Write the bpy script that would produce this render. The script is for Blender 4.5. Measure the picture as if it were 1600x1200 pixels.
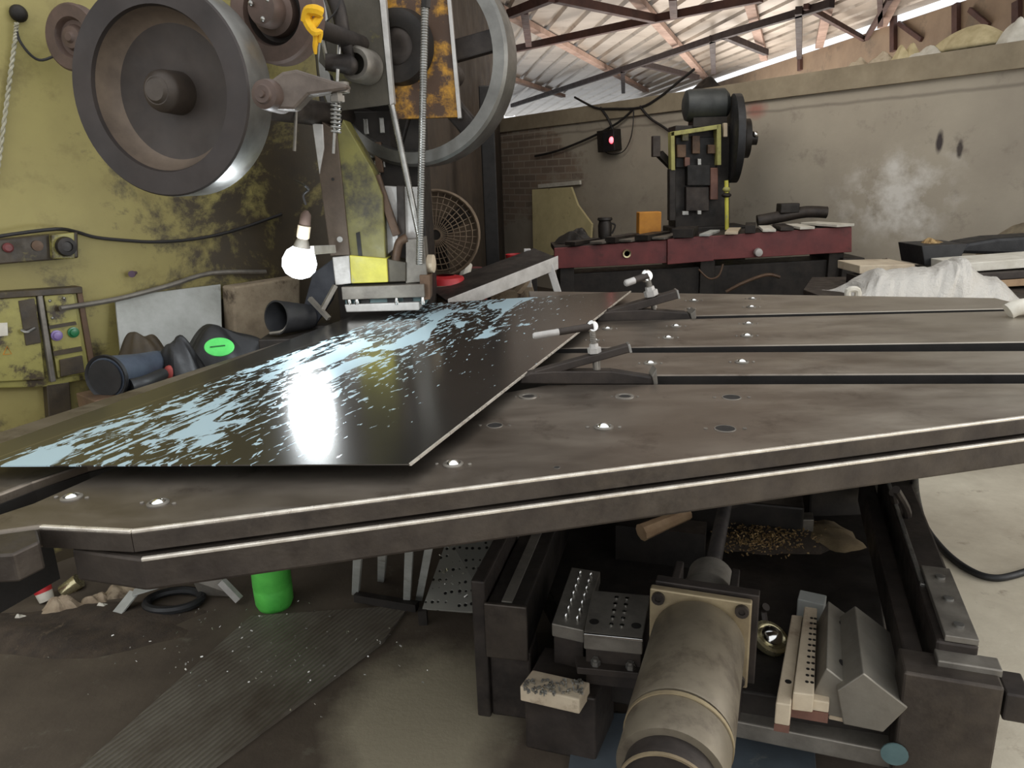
import bpy, bmesh, math, random
from mathutils import Vector as V, Matrix
random.seed(7)
C = bpy.context.scene.collection
for o in list(bpy.data.objects): bpy.data.objects.remove(o)
sc = bpy.context.scene
R = math.radians

# ------------------------------------------------------------------ camera
FPX = 1164.0
PITCH, ROLL = R(15.5), R(2.0)
f0 = V((0, math.cos(PITCH), -math.sin(PITCH))); r0 = V((1, 0, 0)); u0 = r0.cross(f0)
r1 = math.cos(ROLL)*r0 - math.sin(ROLL)*u0; u1 = math.sin(ROLL)*r0 + math.cos(ROLL)*u0
EYE = V((0, 0, 1.5))
cd = bpy.data.cameras.new('camera'); cam = bpy.data.objects.new('camera', cd); C.objects.link(cam)
cd.sensor_width = 36; cd.lens = 36*FPX/1600; cd.clip_start = .05; cd.clip_end = 200
m4 = Matrix((r1, u1, -f0)).transposed().to_4x4(); m4.translation = EYE; cam.matrix_world = m4
sc.camera = cam

# ------------------------------------------------------------------ world, daylight, added fill lamps, exposure
w = bpy.data.worlds.new('daylight'); sc.world = w; w.use_nodes = True
bg = w.node_tree.nodes['Background']; bg.inputs[0].default_value = (.94, .97, 1, 1); bg.inputs[1].default_value = 1.35
def area(name, loc, target, sx, sy, energy, col):
    l = bpy.data.lights.new(name, 'AREA'); l.shape = 'RECTANGLE'; l.size = sx; l.size_y = sy; l.energy = energy; l.color = col
    o = bpy.data.objects.new(name, l); C.objects.link(o); o.location = loc
    o.rotation_euler = (V(target)-V(loc)).to_track_quat('-Z', 'Y').to_euler(); return o
area('daylight_side_opening', (7.5, 1.0, 2.6), (1.0, 2.6, .5), 6, 3, 150, (1, .96, .9))
area('roof_fill_light', (3.2, 13.0, 1.2), (2.4, 12.5, 3.6), 5, 8, 430, (1, .93, .86))  # added lamp, hidden behind the wall, that brightens the roof from below
area('back_wall_fill_light', (1.0, 6.6, 3.5), (2.0, 8.6, .6), 3, 1.6, 52, (1, .97, .92))  # added lamp above the view that brightens the back wall
sc.view_settings.view_transform = 'Standard'; sc.view_settings.look = 'None'
sc.view_settings.gamma = 1; sc.view_settings.use_curve_mapping = False
sc.view_settings.exposure = 0.0

# ------------------------------------------------------------------ placing helpers
def ray(x, y): return f0 + r1*((x-800)/FPX) - u1*((y-600)/FPX)
def pZ(x, y, z): d = ray(x, y); return EYE + d*((z-EYE.z)/d.z)
def pY(x, y, yy): d = ray(x, y); return EYE + d*(yy/d.y)
def pP(x, y, p0, n): d = ray(x, y); return EYE + d*((V(p0)-EYE).dot(n)/d.dot(n))
def mpx(n, P): return n*(V(P)-EYE).dot(f0)/FPX

# ------------------------------------------------------------------ materials
def srgb(c):
    def g(v):
        v = v/255.0
        return v/12.92 if v <= .04045 else ((v+.055)/1.055)**2.4
    return (g(c[0]), g(c[1]), g(c[2]), 1)
class NT:
    def __init__(s, name):
        s.m = bpy.data.materials.new(name); s.m.use_nodes = True; s.t = s.m.node_tree
        s.p = s.t.nodes['Principled BSDF']; s.co = s.t.nodes.new('ShaderNodeTexCoord')
    def n(s, typ, ins=(), **kw):
        nd = s.t.nodes.new('ShaderNode'+typ)
        for k, v in kw.items(): setattr(nd, k, v)
        for i, v in (ins.items() if isinstance(ins, dict) else enumerate(ins)):
            s.set(nd.inputs[i], v)
        return nd
    def set(s, inp, v):
        if v is None: return
        if hasattr(v, 'is_output') or isinstance(v, bpy.types.NodeSocket): s.t.links.new(v, inp)
        else: inp.default_value = v
    def noise(s, scale, detail=5, rough=.6, vec=None, dist=0):
        nd = s.n('TexNoise'); nd.inputs['Scale'].default_value = scale; nd.inputs['Detail'].default_value = detail
        nd.inputs['Roughness'].default_value = rough; nd.inputs['Distortion'].default_value = dist
        s.t.links.new(vec if vec is not None else s.co.outputs['Object'], nd.inputs['Vector']); return nd.outputs['Fac']
    def ramp(s, fac, a, b, lo=(0, 0, 0, 1), hi=(1, 1, 1, 1)):
        nd = s.n('ValToRGB'); e = nd.color_ramp.elements
        e[0].position = a; e[1].position = b; e[0].color = lo; e[1].color = hi
        s.t.links.new(fac, nd.inputs[0]); return nd.outputs[0]
    def mix(s, fac, a, b):
        nd = s.n('MixRGB'); s.set(nd.inputs[0], fac); s.set(nd.inputs[1], a); s.set(nd.inputs[2], b); return nd.outputs[0]
    def math(s, op, a, b=None, clamp=False):
        nd = s.n('Math', operation=op, use_clamp=clamp); s.set(nd.inputs[0], a); s.set(nd.inputs[1], b); return nd.outputs[0]
    def bump(s, h, strength=.3, dist=.01):
        nd = s.n('Bump'); nd.inputs['Strength'].default_value = strength; nd.inputs['Distance'].default_value = dist
        s.t.links.new(h, nd.inputs['Height']); s.t.links.new(nd.outputs[0], s.p.inputs['Normal'])
MATS = {}
def M(name, c1, c2=None, rough=.6, metal=0.0, scale=8, c3=None, t3=(.55, .68), s3=3, bump=.15, rv=.12, spec=None):
    if name in MATS: return MATS[name]
    t = NT(name); c1 = srgb(c1); c2 = srgb(c2) if c2 else tuple(v*.75 for v in c1[:3])+(1,)
    col = t.mix(t.ramp(t.noise(scale, 6, .65), .35, .68), c1, c2)
    if c3: col = t.mix(t.ramp(t.noise(s3, 8, .7), *t3), col, srgb(c3))
    t.set(t.p.inputs['Base Color'], col); t.p.inputs['Metallic'].default_value = metal
    rr = t.n('MapRange'); t.set(rr.inputs[0], t.noise(scale*1.7, 4)); rr.inputs[1].default_value = .3; rr.inputs[2].default_value = .7
    rr.inputs[3].default_value = max(.03, rough-rv); rr.inputs[4].default_value = min(1, rough+rv)
    t.set(t.p.inputs['Roughness'], rr.outputs[0])
    if spec is not None: t.p.inputs['Specular IOR Level'].default_value = spec
    if bump: t.bump(t.noise(scale*9, 4), bump, .004)
    MATS[name] = t.m; return t.m

mt_bed = None
def make_bed():
    t = NT('worn_brown_steel')
    mp = t.n('Mapping', [t.co.outputs['Object']]); mp.inputs['Scale'].default_value = (1, 2.2, 1)
    n1 = t.ramp(t.noise(2.6, 7, .62, mp.outputs[0], .4), .35, .7)
    col = t.mix(n1, srgb((108, 98, 88)), srgb((142, 132, 120)))
    col = t.mix(t.ramp(t.noise(9, 6, .7), .56, .74), col, srgb((88, 76, 66)))
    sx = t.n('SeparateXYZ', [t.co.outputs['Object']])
    pol = t.ramp(t.math('ADD', sx.outputs[0], t.math('MULTIPLY', t.math('SUBTRACT', t.noise(3.5, 6, .6, mp.outputs[0]), .5), 2.2)), .05, 1.0)  # reflected brightness towards the right, painted in as paler worn patches
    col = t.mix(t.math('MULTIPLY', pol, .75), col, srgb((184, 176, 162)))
    t.set(t.p.inputs['Base Color'], col); t.p.inputs['Metallic'].default_value = .85
    rr = t.n('MapRange'); t.set(rr.inputs[0], n1); rr.inputs[3].default_value = .33; rr.inputs[4].default_value = .48
    t.set(t.p.inputs['Roughness'], rr.outputs[0]); t.bump(t.noise(60, 3), .05, .002)
    return t.m
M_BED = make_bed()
M_EDGE = M('scuffed_steel_edge', (150, 141, 130), (105, 96, 88), .4, .85, 14)
M_SIDE = M('oily_table_side', (84, 76, 68), (62, 55, 50), .48, .6, 10, (50, 44, 40))
M_GAP = M('gap_black', (34, 30, 27), (22, 20, 18), .6, .2, 9)  # near-black for holes and dark parts, and for the painted slot shade
M_CAST = M('dark_cast_iron', (70, 62, 56), (46, 41, 38), .55, .5, 9, (34, 30, 28))
M_DARK = M('grimy_black_metal', (54, 48, 43), (34, 31, 28), .55, .4, 10)
M_WHEEL = M('flywheel_face', (66, 58, 54), (54, 48, 45), .55, .35, 5, bump=.05)
M_RIM = M('flywheel_turned_rim', (132, 130, 124), (96, 94, 90), .38, .75, 6, bump=.05)
M_DISH = M('flywheel_dusty_dish', (128, 112, 96), (92, 80, 70), .6, .3, 5, bump=.06)
M_STEEL = M('bare_steel', (170, 168, 162), (120, 117, 112), .35, .85, 12)
M_BRIGHT = M('bright_steel', (225, 224, 220), (190, 188, 184), .18, 1.0, 12, bump=.03)
M_CHROME = M('chrome_ball', (240, 240, 236), (225, 225, 222), .1, 1.0, 4, bump=0, rv=.04)
M_PALE = M('pale_zinc_steel', (200, 196, 190), (165, 160, 154), .45, .3, 10)
M_RUSTY = M('rust_brown_steel', (104, 80, 60), (72, 56, 44), .6, .3, 9, (52, 40, 34))
M_OLIVE = M('worn_olive_yellow_paint', (124, 118, 62), (98, 92, 54), .5, .1, 6, (66, 60, 46), (.46, .58), 4)
M_YEL = M('bright_yellow_green_paint', (214, 206, 84), (180, 172, 72), .5, 0, 8, (160, 156, 120), (.58, .66), 6)
M_GOLD = M('rusty_golden_yellow_paint', (206, 150, 40), (168, 116, 34), .5, .1, 7, (74, 50, 30), (.43, .54), 7)
M_PLATE = M('grease_stained_grey_plate', (86, 80, 68), (60, 55, 47), .5, .4, 6, (112, 106, 58), (.55, .66), 6)
M_BROWNP = M('brown_slide_plate', (94, 80, 66), (72, 60, 50), .5, .3, 8, (54, 46, 40))
M_PINK = M('dusty_brown_pulley', (104, 84, 74), (80, 66, 58), .6, .2, 8)
M_RIB = M('yellow_cloth', (232, 182, 30), (214, 158, 22), .8, 0, 20)
M_BLK = M('black_rubber', (34, 33, 34), (22, 22, 23), .55, 0, 12)
M_BLUEBLK = M('blue_black_rubber', (66, 74, 86), (46, 52, 62), .55, 0, 8)
M_GREENP = M('green_plastic', (98, 200, 84), (72, 172, 66), .4, 0, 9, (40, 104, 40), (.6, .72), 6)
M_LIME = M('bright_green_plastic', (84, 196, 92), (60, 164, 74), .4, 0, 9)
M_RED = M('dull_red_paint', (122, 58, 56), (98, 48, 48), .5, 0, 6, (78, 44, 42), (.55, .7), 5)
M_REDB = M('bright_red_plastic', (190, 40, 44), (160, 34, 38), .45, 0, 9)
M_CREAM = M('dusty_cream_board', (212, 198, 150), (192, 178, 132), .8, 0, 4, (136, 120, 92), (.6, .72), 9)
M_ORANGE = M('orange_box_paint', (196, 132, 40), (168, 108, 34), .6, 0, 7)
M_BEIGE = M('beige_painted_strip', (202, 186, 160), (176, 158, 134), .6, 0, 9, (128, 108, 88), (.6, .74), 8)
M_REDBR = M('red_brown_primer', (120, 84, 70), (96, 66, 56), .65, 0, 9)
M_GREY = M('mid_grey_steel', (136, 130, 120), (104, 98, 90), .45, .5, 10)
M_BOARD = M('pale_grey_board', (178, 178, 172), (150, 150, 142), .75, 0, 7, (122, 118, 104), (.58, .7), 5)
M_BLOCK = M('brown_cement_block', (154, 138, 114), (124, 108, 88), .85, 0, 12, (76, 62, 48), (.54, .64), 6, .4)
M_BRASS = M('pale_brass', (206, 196, 158), (170, 158, 120), .25, .8, 9)
M_MOTOR = M('dusty_motor_casing', (128, 118, 100), (100, 90, 76), .5, .35, 5, (82, 72, 60), (.52, .66), 5)
M_MOTOR2 = M('scuffed_motor_edge', (168, 152, 120), (132, 116, 92), .5, .4, 8)
M_PLASTIC = None
M_CORD = M('black_cable', (44, 40, 38), (30, 28, 27), .6, 0, 9)
M_CORDW = M('dirty_white_cord', (188, 182, 160), (140, 134, 112), .8, 0, 40)
M_PANEL = M('grimy_yellow_panel', (152, 144, 78), (126, 118, 64), .5, 0, 9, (62, 50, 34), (.5, .6), 9)
M_PANELD = M('greasy_dark_panel', (70, 58, 40), (48, 40, 30), .55, 0, 12, (112, 102, 54), (.6, .7), 9)
M_BEAM = M('maroon_truss_paint', (86, 58, 50), (66, 44, 40), .7, 0, 5, bump=0)
M_BEAMK = M('dark_truss_paint', (52, 40, 38), (40, 30, 30), .7, 0, 5, bump=0)
M_PURL = M('dusty_pink_purlin', (176, 150, 136), (140, 116, 104), .8, 0, 5, bump=0)
M_SACK = M('woven_white_sack', (196, 180, 156), (160, 144, 122), .9, 0, 18)
M_SAND = M('sandy_sacking', (206, 190, 150), (180, 164, 124), .95, 0, 14, bump=.5)
M_WHITE = M('dusty_white', (214, 208, 194), (186, 178, 162), .8, 0, 10)
M_WOOD = M('raw_wood', (176, 146, 112), (140, 110, 82), .75, 0, 10)
M_RUB = M('ribbed_grey_mat', (92, 88, 80), (70, 66, 58), .55, .2, 6)
M_CHIP = M('metal_chips', (190, 160, 110), (120, 92, 60), .35, .6, 40)
M_CHIPW = M('silver_chips', (210, 208, 200), (150, 146, 138), .3, .8, 40)
M_DIRT = M('oily_dirt', (74, 62, 50), (50, 42, 35), .9, 0, 14, (104, 90, 72), (.6, .7), 16, .6)
M_RAGB = M('grey_brown_rag', (168, 150, 126), (132, 114, 94), .9, 0, 18)
M_TEAL = M('teal_enamel', (90, 112, 112), (70, 92, 92), .4, 0, 8)

def emis(name, col, st):
    t = NT(name); t.p.inputs['Base Color'].default_value = (.9, .9, .9, 1)
    t.p.inputs['Emission Color'].default_value = col; t.p.inputs['Emission Strength'].default_value = st; return t.m
M_BULB = emis('lit_bulb', (.88, .95, 1, 1), 4.5)
M_LED = emis('red_indicator', (1, .05, .08, 1), 4)
def mat_plastic():
    t = NT('clear_crumpled_plastic'); t.p.inputs['Base Color'].default_value = srgb((218, 212, 202))
    t.p.inputs['Roughness'].default_value = .22; t.p.inputs['Transmission Weight'].default_value = .25
    t.bump(t.noise(16, 6, .7), .8, .02); return t.m
M_PLASTIC = mat_plastic()

# ------------------------------------------------------------------ mesh builder
class MB:
    def __init__(s): s.bm = bmesh.new()
    def verts(s, pts): return [s.bm.verts.new(V(p)) for p in pts]
    def face(s, vs):
        try: return s.bm.faces.new(vs)
        except ValueError: return None
    def box(s, c, size, ax=None):
        ax = ax or (V((1, 0, 0)), V((0, 1, 0)), V((0, 0, 1))); c = V(c); h = [v/2 for v in size]
        v = s.verts([c+ax[0]*(i*h[0])+ax[1]*(j*h[1])+ax[2]*(k*h[2]) for k in (-1, 1) for j in (-1, 1) for i in (-1, 1)])
        for q in ((0, 2, 3, 1), (4, 5, 7, 6), (0, 1, 5, 4), (2, 6, 7, 3), (0, 4, 6, 2), (1, 3, 7, 5)): s.face([v[i] for i in q])
        return s
    def bar(s, a, b, wd, ht, up=(0, 0, 1)):
        a, b = V(a), V(b); d = (b-a); L = d.length; d.normalize(); sd = d.cross(V(up)).normalized(); u = sd.cross(d).normalized()
        return s.box((a+b)/2, (L, wd, ht), (d, sd, u))
    def prism(s, pts, vec):
        vec = V(vec); a = s.verts(pts); b = s.verts([V(p)+vec for p in pts]); n = len(a)
        s.face(a[::-1]); s.face(b)
        for i in range(n): s.face([a[i], a[(i+1) % n], b[(i+1) % n], b[i]])
        return s
    def lathe(s, c, ax, prof, seg=40, caps=True):
        ax = V(ax).normalized(); e1 = ax.orthogonal().normalized(); e2 = ax.cross(e1); c = V(c); rings = []
        for r, h in prof:
            if r < 1e-6: rings.append([s.bm.verts.new(c+ax*h)])
            else: rings.append([s.bm.verts.new(c+ax*h+(e1*math.cos(2*math.pi*i/seg)+e2*math.sin(2*math.pi*i/seg))*r) for i in range(seg)])
        for a, b in zip(rings, rings[1:]):
            for i in range(seg):
                j = (i+1) % seg
                if len(a) == 1 and len(b) == 1: continue
                if len(a) == 1: s.face([a[0], b[i], b[j]])
                elif len(b) == 1: s.face([a[i], a[j], b[0]])
                else: s.face([a[i], a[j], b[j], b[i]])
        if caps:
            if len(rings[0]) > 1: s.face(rings[0][::-1])
            if len(rings[-1]) > 1: s.face(rings[-1])
        return s
    def cyl(s, a, b, r, r2=None, seg=20):
        a, b = V(a), V(b); return s.lathe(a, b-a, [(r, 0), (r if r2 is None else r2, (b-a).length)], seg)
    def tube(s, pts, r, seg=8, sm=4):
        P = [V(p) for p in pts]
        if len(P) > 2 and sm > 1:
            Q = []
            for i in range(len(P)-1):
                p0 = P[max(i-1, 0)]; p1 = P[i]; p2 = P[i+1]; p3 = P[min(i+2, len(P)-1)]
                for k in range(sm):
                    t = k/sm
                    Q.append(.5*((2*p1)+(p2-p0)*t+(2*p0-5*p1+4*p2-p3)*t*t+(3*p1-p0-3*p2+p3)*t**3))
            Q.append(P[-1]); P = Q
        rings = []; e = None
        for i, p in enumerate(P):
            d = (P[min(i+1, len(P)-1)]-P[max(i-1, 0)]).normalized()
            e = d.orthogonal().normalized() if e is None else (e-d*e.dot(d)).normalized()
            g = d.cross(e); rr = r(i/(len(P)-1)) if callable(r) else r
            rings.append([s.bm.verts.new(p+(e*math.cos(2*math.pi*k/seg)+g*math.sin(2*math.pi*k/seg))*rr) for k in range(seg)])
        for a, b in zip(rings, rings[1:]):
            for k in range(seg): s.face([a[k], a[(k+1) % seg], b[(k+1) % seg], b[k]])
        s.face(rings[0][::-1]); s.face(rings[-1]); return s
    def ball(s, c, r, sc_=(1, 1, 1), seg=20, ax=None):
        ax = ax or (V((1, 0, 0)), V((0, 1, 0)), V((0, 0, 1))); c = V(c); rings = []; n = seg//2
        for i in range(n+1):
            th = math.pi*i/n
            if i in (0, n): rings.append([s.bm.verts.new(c+ax[2]*(r*sc_[2]*math.cos(th)))])
            else: rings.append([s.bm.verts.new(c+ax[0]*(r*sc_[0]*math.sin(th)*math.cos(2*math.pi*k/seg))+ax[1]*(r*sc_[1]*math.sin(th)*math.sin(2*math.pi*k/seg))+ax[2]*(r*sc_[2]*math.cos(th))) for k in range(seg)])
        for a, b in zip(rings, rings[1:]):
            for k in range(seg):
                j = (k+1) % seg
                if len(a) == 1: s.face([a[0], b[k], b[j]])
                elif len(b) == 1: s.face([a[k], b[0], a[j]])
                else: s.face([a[k], b[k], b[j], a[j]])
        return s
    def heap(s, c, rx, ry, h, seed=0, rough=.25, n=26, ax=None):
        # irregular mound with a closed flat base
        rnd = random.Random(seed); c = V(c); ax = ax or (V((1, 0, 0)), V((0, 1, 0)))
        ph = [(rnd.uniform(2, 7), rnd.uniform(2, 7), rnd.uniform(0, 6)) for _ in range(6)]
        rings = []
        for i in range(9):
            t = i/8; ring = []
            for k in range(n):
                a = 2*math.pi*k/n; x, y = math.cos(a)*t, math.sin(a)*t
                wv = sum(math.sin(p*x+q*y+o) for p, q, o in ph)/6
                edge = 1+.14*math.sin(3*a+ph[0][2])+.08*math.sin(7*a+ph[1][2])
                z = h*max(0, (1-t*t))*(1+rough*2*wv)+rnd.uniform(-1, 1)*h*rough*.12*(1-t)
                ring.append(s.bm.verts.new(c+ax[0]*(x*rx*edge)+ax[1]*(y*ry*edge)+V((0, 0, max(0, z)))))
                if i == 0: break
            rings.append(ring)
        for a, b in zip(rings, rings[1:]):
            for k in range(n):
                j = (k+1) % n
                if len(a) == 1: s.face([a[0], b[k], b[j]])
                else: s.face([a[k], b[k], b[j], a[j]])
        s.face(rings[-1][::-1]); return s
    def build(s, name, mat, parent=None, smooth=False, bevel=0, origin=None, sub=0):
        bm = s.bm; bmesh.ops.recalc_face_normals(bm, faces=bm.faces[:])
        if parent is not None: off = V(ROOT[parent.name])
        elif origin is not None: off = V(origin)
        else:
            xs = [v.co for v in bm.verts]; off = V(((min(v.x for v in xs)+max(v.x for v in xs))/2, (min(v.y for v in xs)+max(v.y for v in xs))/2, min(v.z for v in xs)))
        for v in bm.verts: v.co -= off
        me = bpy.data.meshes.new(name); bm.to_mesh(me); bm.free()
        o = bpy.data.objects.new(name, me); C.objects.link(o); me.materials.append(mat)
        if parent is not None: o.parent = parent
        else: o.location = off
        ROOT[o.name] = off
        if smooth:
            for p in me.polygons: p.use_smooth = True
            try: me.set_sharp_from_angle(angle=R(38))
            except Exception: pass
        if bevel:
            b = o.modifiers.new('bevel', 'BEVEL'); b.width = bevel; b.segments = 2; b.limit_method = 'ANGLE'
        if sub:
            q = o.modifiers.new('sub', 'SUBSURF'); q.levels = sub; q.render_levels = sub
        return o
ROOT = {}
def tag(o, label, cat, group=None):
    o['label'] = label; o['category'] = cat
    if group: o['group'] = group
    return o
def thing(name, label, cat, base, group=None):
    o = bpy.data.objects.new(name, None); C.objects.link(o); o.location = V(base); o.empty_display_size = .1
    ROOT[o.name] = V(base); return tag(o, label, cat, group)
def struct(o): o['kind'] = 'structure'; return o
def children(o): return [c for c in bpy.data.objects if c.parent == o]
def copy_tree(o, parent=None):
    c = o.copy(); C.objects.link(c)
    if parent is not None: c.parent = parent
    for ch in children(o): copy_tree(ch, c)
    return c
def plate(pts, y, th):       # an upright plate of real thickness standing at distance y
    return MB().prism([pY(a, b, y) for a, b in pts], (0, th, 0))
def slab(pts, z, th):        # a level slab whose top lies at height z
    return MB().prism([pZ(a, b, z) for a, b in pts], (0, 0, -th))
Zv = V((0, 0, 1))

# ================================================================== SETTING
def mat_floor():
    t = NT('workshop_floor'); o = t.co.outputs['Object']; sx = t.n('SeparateXYZ', [o])
    conc = t.mix(t.ramp(t.noise(1.6, 8, .7), .35, .7), srgb((214, 204, 182)), srgb((176, 164, 144)))
    conc = t.mix(t.ramp(t.noise(7, 6, .7), .6, .75), conc, srgb((146, 130, 112)))
    oil = t.mix(t.ramp(t.noise(1.9, 8, .65), .38, .66), srgb((90, 79, 66)), srgb((62, 52, 43)))
    oil = t.mix(t.ramp(t.noise(9, 6, .8), .58, .72), oil, srgb((104, 98, 84)))
    wc = pZ(660, 1130, 0); da = t.math('POWER', t.math('DIVIDE', t.math('SUBTRACT', sx.outputs[0], wc.x), .30), 2.0); db_ = t.math('POWER', t.math('DIVIDE', t.math('SUBTRACT', sx.outputs[1], wc.y), .42), 2.0)
    wr = t.math('ADD', t.math('SQRT', t.math('ADD', da, db_)), t.math('MULTIPLY', t.math('SUBTRACT', t.noise(4, 6), .5), .7))
    oil = t.mix(t.ramp(wr, .6, 1.05, (1, 1, 1, 1), (0, 0, 0, 1)), oil, srgb((150, 140, 118)))
    # the oil-soaked zone round the machine ends along an irregular line right of the table base
    e = t.math('SUBTRACT', sx.outputs[0], t.math('MULTIPLY', sx.outputs[1], .34))
    e = t.math('ADD', e, t.math('MULTIPLY', t.math('SUBTRACT', t.noise(1.8, 6), .5), .5))
    t.set(t.p.inputs['Base Color'], t.mix(t.ramp(t.math('SUBTRACT', e, .02), .44, .60), oil, conc))
    t.p.inputs['Roughness'].default_value = .72; t.bump(t.noise(26, 6, .7), .35, .006); return t.m
fl = struct(MB().box((1, 12, -.05), (24, 34, .1)).build('floor', mat_floor(), origin=(0, 0, 0)))

def wall(name, p0, p1, z0, z1, th, mat, flip=1):
    p0 = V((p0[0], p0[1], 0)); p1 = V((p1[0], p1[1], 0)); d = (p1-p0); L = d.length; d.normalize(); nr = V((d.y, -d.x, 0))*flip
    b = MB().box((p0+p1)/2+Zv*(z0+z1)/2-nr*(th/2), (L, th, z1-z0), (d, nr, Zv))
    uv = b.bm.loops.layers.uv.new('UVMap')
    for fc in b.bm.faces:
        for l in fc.loops: l[uv].uv = ((l.vert.co-p0).dot(d), l.vert.co.z)
    return struct(b.build(name, mat, origin=p0)), p0, nr, d

# left wall : flaking yellow-green paint
_a, WL1 = pY(0, 300, 2.9), pY(520, 300, 4.0); WL0 = _a-(WL1-_a)*.9
def mat_left():
    t = NT('flaking_yellow_green_paint'); uv = t.co.outputs['UV']; sx = t.n('SeparateXYZ', [uv])
    col = t.mix(t.ramp(t.noise(1.7, 6, .6, uv), .3, .7), srgb((158, 146, 86)), srgb((136, 123, 72)))
    col = t.mix(t.ramp(t.noise(5, 8, .7, uv), .52, .74), col, srgb((120, 107, 60)))
    # soot and grease : thicker towards the press (right) and low down on the wall
    dens = t.math('ADD', t.math('MULTIPLY', t.math('SUBTRACT', sx.outputs[0], 1.95), .24), t.math('MULTIPLY', t.math('SUBTRACT', 1.6, sx.outputs[1]), .18))
    dens = t.math('ADD', t.math('MINIMUM', dens, .15), .035)
    sm = t.math('ADD', t.noise(3.2, 10, .72, uv, .3), dens)
    mk = t.ramp(sm, .545, .66)
    mp = t.n('Mapping', [uv]); mp.inputs['Scale'].default_value = (14, 3, 1)
    stk = t.ramp(t.math('ADD', t.noise(1, 6, .7, mp.outputs[0]), t.math('MULTIPLY', dens, .6)), .66, .74)
    grime = t.mix(t.noise(8, 4, .6, uv), srgb((80, 68, 46)), srgb((54, 47, 39)))
    col = t.mix(t.math('MAXIMUM', mk, t.math('MULTIPLY', stk, .7)), col, grime)
    t.set(t.p.inputs['Base Color'], col); t.p.inputs['Roughness'].default_value = .55
    t.bump(t.noise(30, 6, .7, uv), .25, .006); return t.m
wl, WLp, WLn, WLd = wall('wall_left', WL0, WL1, 0, 3.6, .15, mat_left())
def pWL(x, y, off=0): return pP(x, y, WLp+WLn*off, WLn)

# soot-dark side wall behind the press
WB0, WB1 = pZ(1760, 40, 2.3), pZ(770, 188, 2.3); WB0 = WB0-(WB1-WB0).normalized()*2
M_SOOT = M('sooty_brown_plaster', (78, 66, 54), (54, 46, 39), .8, 0, 2.5, (92, 78, 62), (.58, .7), 4)
wall('wall_side', WL1, V((.02, 11.7, 0)), 0, 3.6, .15, M_SOOT)

def mat_back():
    t = NT('grey_cement_plaster'); uv = t.co.outputs['UV']; sx = t.n('SeparateXYZ', [uv]); u, v = sx.outputs[0], sx.outputs[1]
    col = t.mix(t.ramp(t.noise(.9, 7, .6, uv), .3, .7), srgb((188, 177, 158)), srgb((164, 153, 137)))
    col = t.mix(t.ramp(t.noise(4, 8, .72, uv), .56, .76), col, srgb((144, 133, 119)))
    def blot(p, ru, rv, nz=.5, sc_=2.5, soft=.5):
        q = pP(p[0], p[1], WB0, WBN); cu = (V((q.x, q.y, 0))-V((WB0.x, WB0.y, 0))).dot(WBD); cv = q.z
        a = t.math('POWER', t.math('DIVIDE', t.math('SUBTRACT', u, cu), ru), 2.0); b = t.math('POWER', t.math('DIVIDE', t.math('SUBTRACT', v, cv), rv), 2.0)
        dd = t.math('ADD', t.math('SQRT', t.math('ADD', a, b)), t.math('MULTIPLY', t.math('SUBTRACT', t.noise(sc_, 6, .65, uv), .5), nz*2))
        return t.ramp(dd, 1-soft, 1, (1, 1, 1, 1), (0, 0, 0, 1))
    # bare brick showing on the far left
    br = t.n('TexBrick', [uv]); br.inputs['Scale'].default_value = 1; br.inputs['Brick Width'].default_value = .26; br.inputs['Row Height'].default_value = .09
    br.inputs['Mortar Size'].default_value = .009; br.inputs['Color1'].default_value = srgb((164, 142, 122)); br.inputs['Color2'].default_value = srgb((138, 121, 106)); br.inputs['Mortar'].default_value = srgb((176, 163, 146))
    col = t.mix(blot((778, 270), 1.9, .8, .8, 2.2, .2), col, br.outputs[0])
    col = t.mix(t.math('MULTIPLY', blot((780, 330), 3.4, 1.1, .5, 2, .6), .35), col, srgb((70, 61, 53)))
    # pale rubbed patch, red paint smudge, two dark smears
    ring = t.math('MULTIPLY', blot((1398, 305), .62, .42, .5, 3, .5), t.ramp(t.noise(3.4, 5, .6, uv), .42, .62))
    col = t.mix(t.math('MULTIPLY', ring, .95), col, srgb((228, 222, 212)))
    col = t.mix(t.math('MULTIPLY', blot((1180, 172), .17, .1, .4, 8, .7), .6), col, srgb((170, 84, 72)))
    col = t.mix(blot((1468, 222), .035, .1, .3, 9, .5), col, srgb((74, 66, 64)))
    col = t.mix(blot((1500, 232), .03, .08, .5, 9, .5), col, srgb((84, 76, 70)))
    # trowel line under the coping
    ln = t.ramp(t.math('ABSOLUTE', t.math('SUBTRACT', v, t.math('ADD', 1.985, t.math('MULTIPLY', t.noise(2, 4, .5, uv), .06)))), .004, .02, (1, 1, 1, 1), (0, 0, 0, 1))
    col = t.mix(t.math('MULTIPLY', ln, .45), col, srgb((96, 88, 78)))
    t.set(t.p.inputs['Base Color'], col); t.p.inputs['Roughness'].default_value = .9
    t.bump(t.noise(12, 8, .7, uv), .3, .01); return t.m
WBD = (V((WB1.x, WB1.y, 0))-V((WB0.x, WB0.y, 0))).normalized(); WBN = V((WBD.y, -WBD.x, 0))*-1
wb, WBp, WBn, WBd = wall('wall_back', WB0, WB1, 0, 2.3, .22, mat_back(), -1)
def pWB(x, y, off=0): return pP(x, y, WBp+WBn*off, WBn)
# coping along the wall top
M_COPE = M('cement_coping', (164, 150, 126), (140, 127, 105), .9, 0, 4)
struct(MB().box((V((WB0.x, WB0.y, 0))+V((WB1.x, WB1.y, 0)))/2+Zv*2.21-WBn*.09, ((WB1-WB0).length, .26, .18), (WBd, WBn, Zv)).build('trim_1', M_COPE, origin=(0, 0, 0)))

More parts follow.
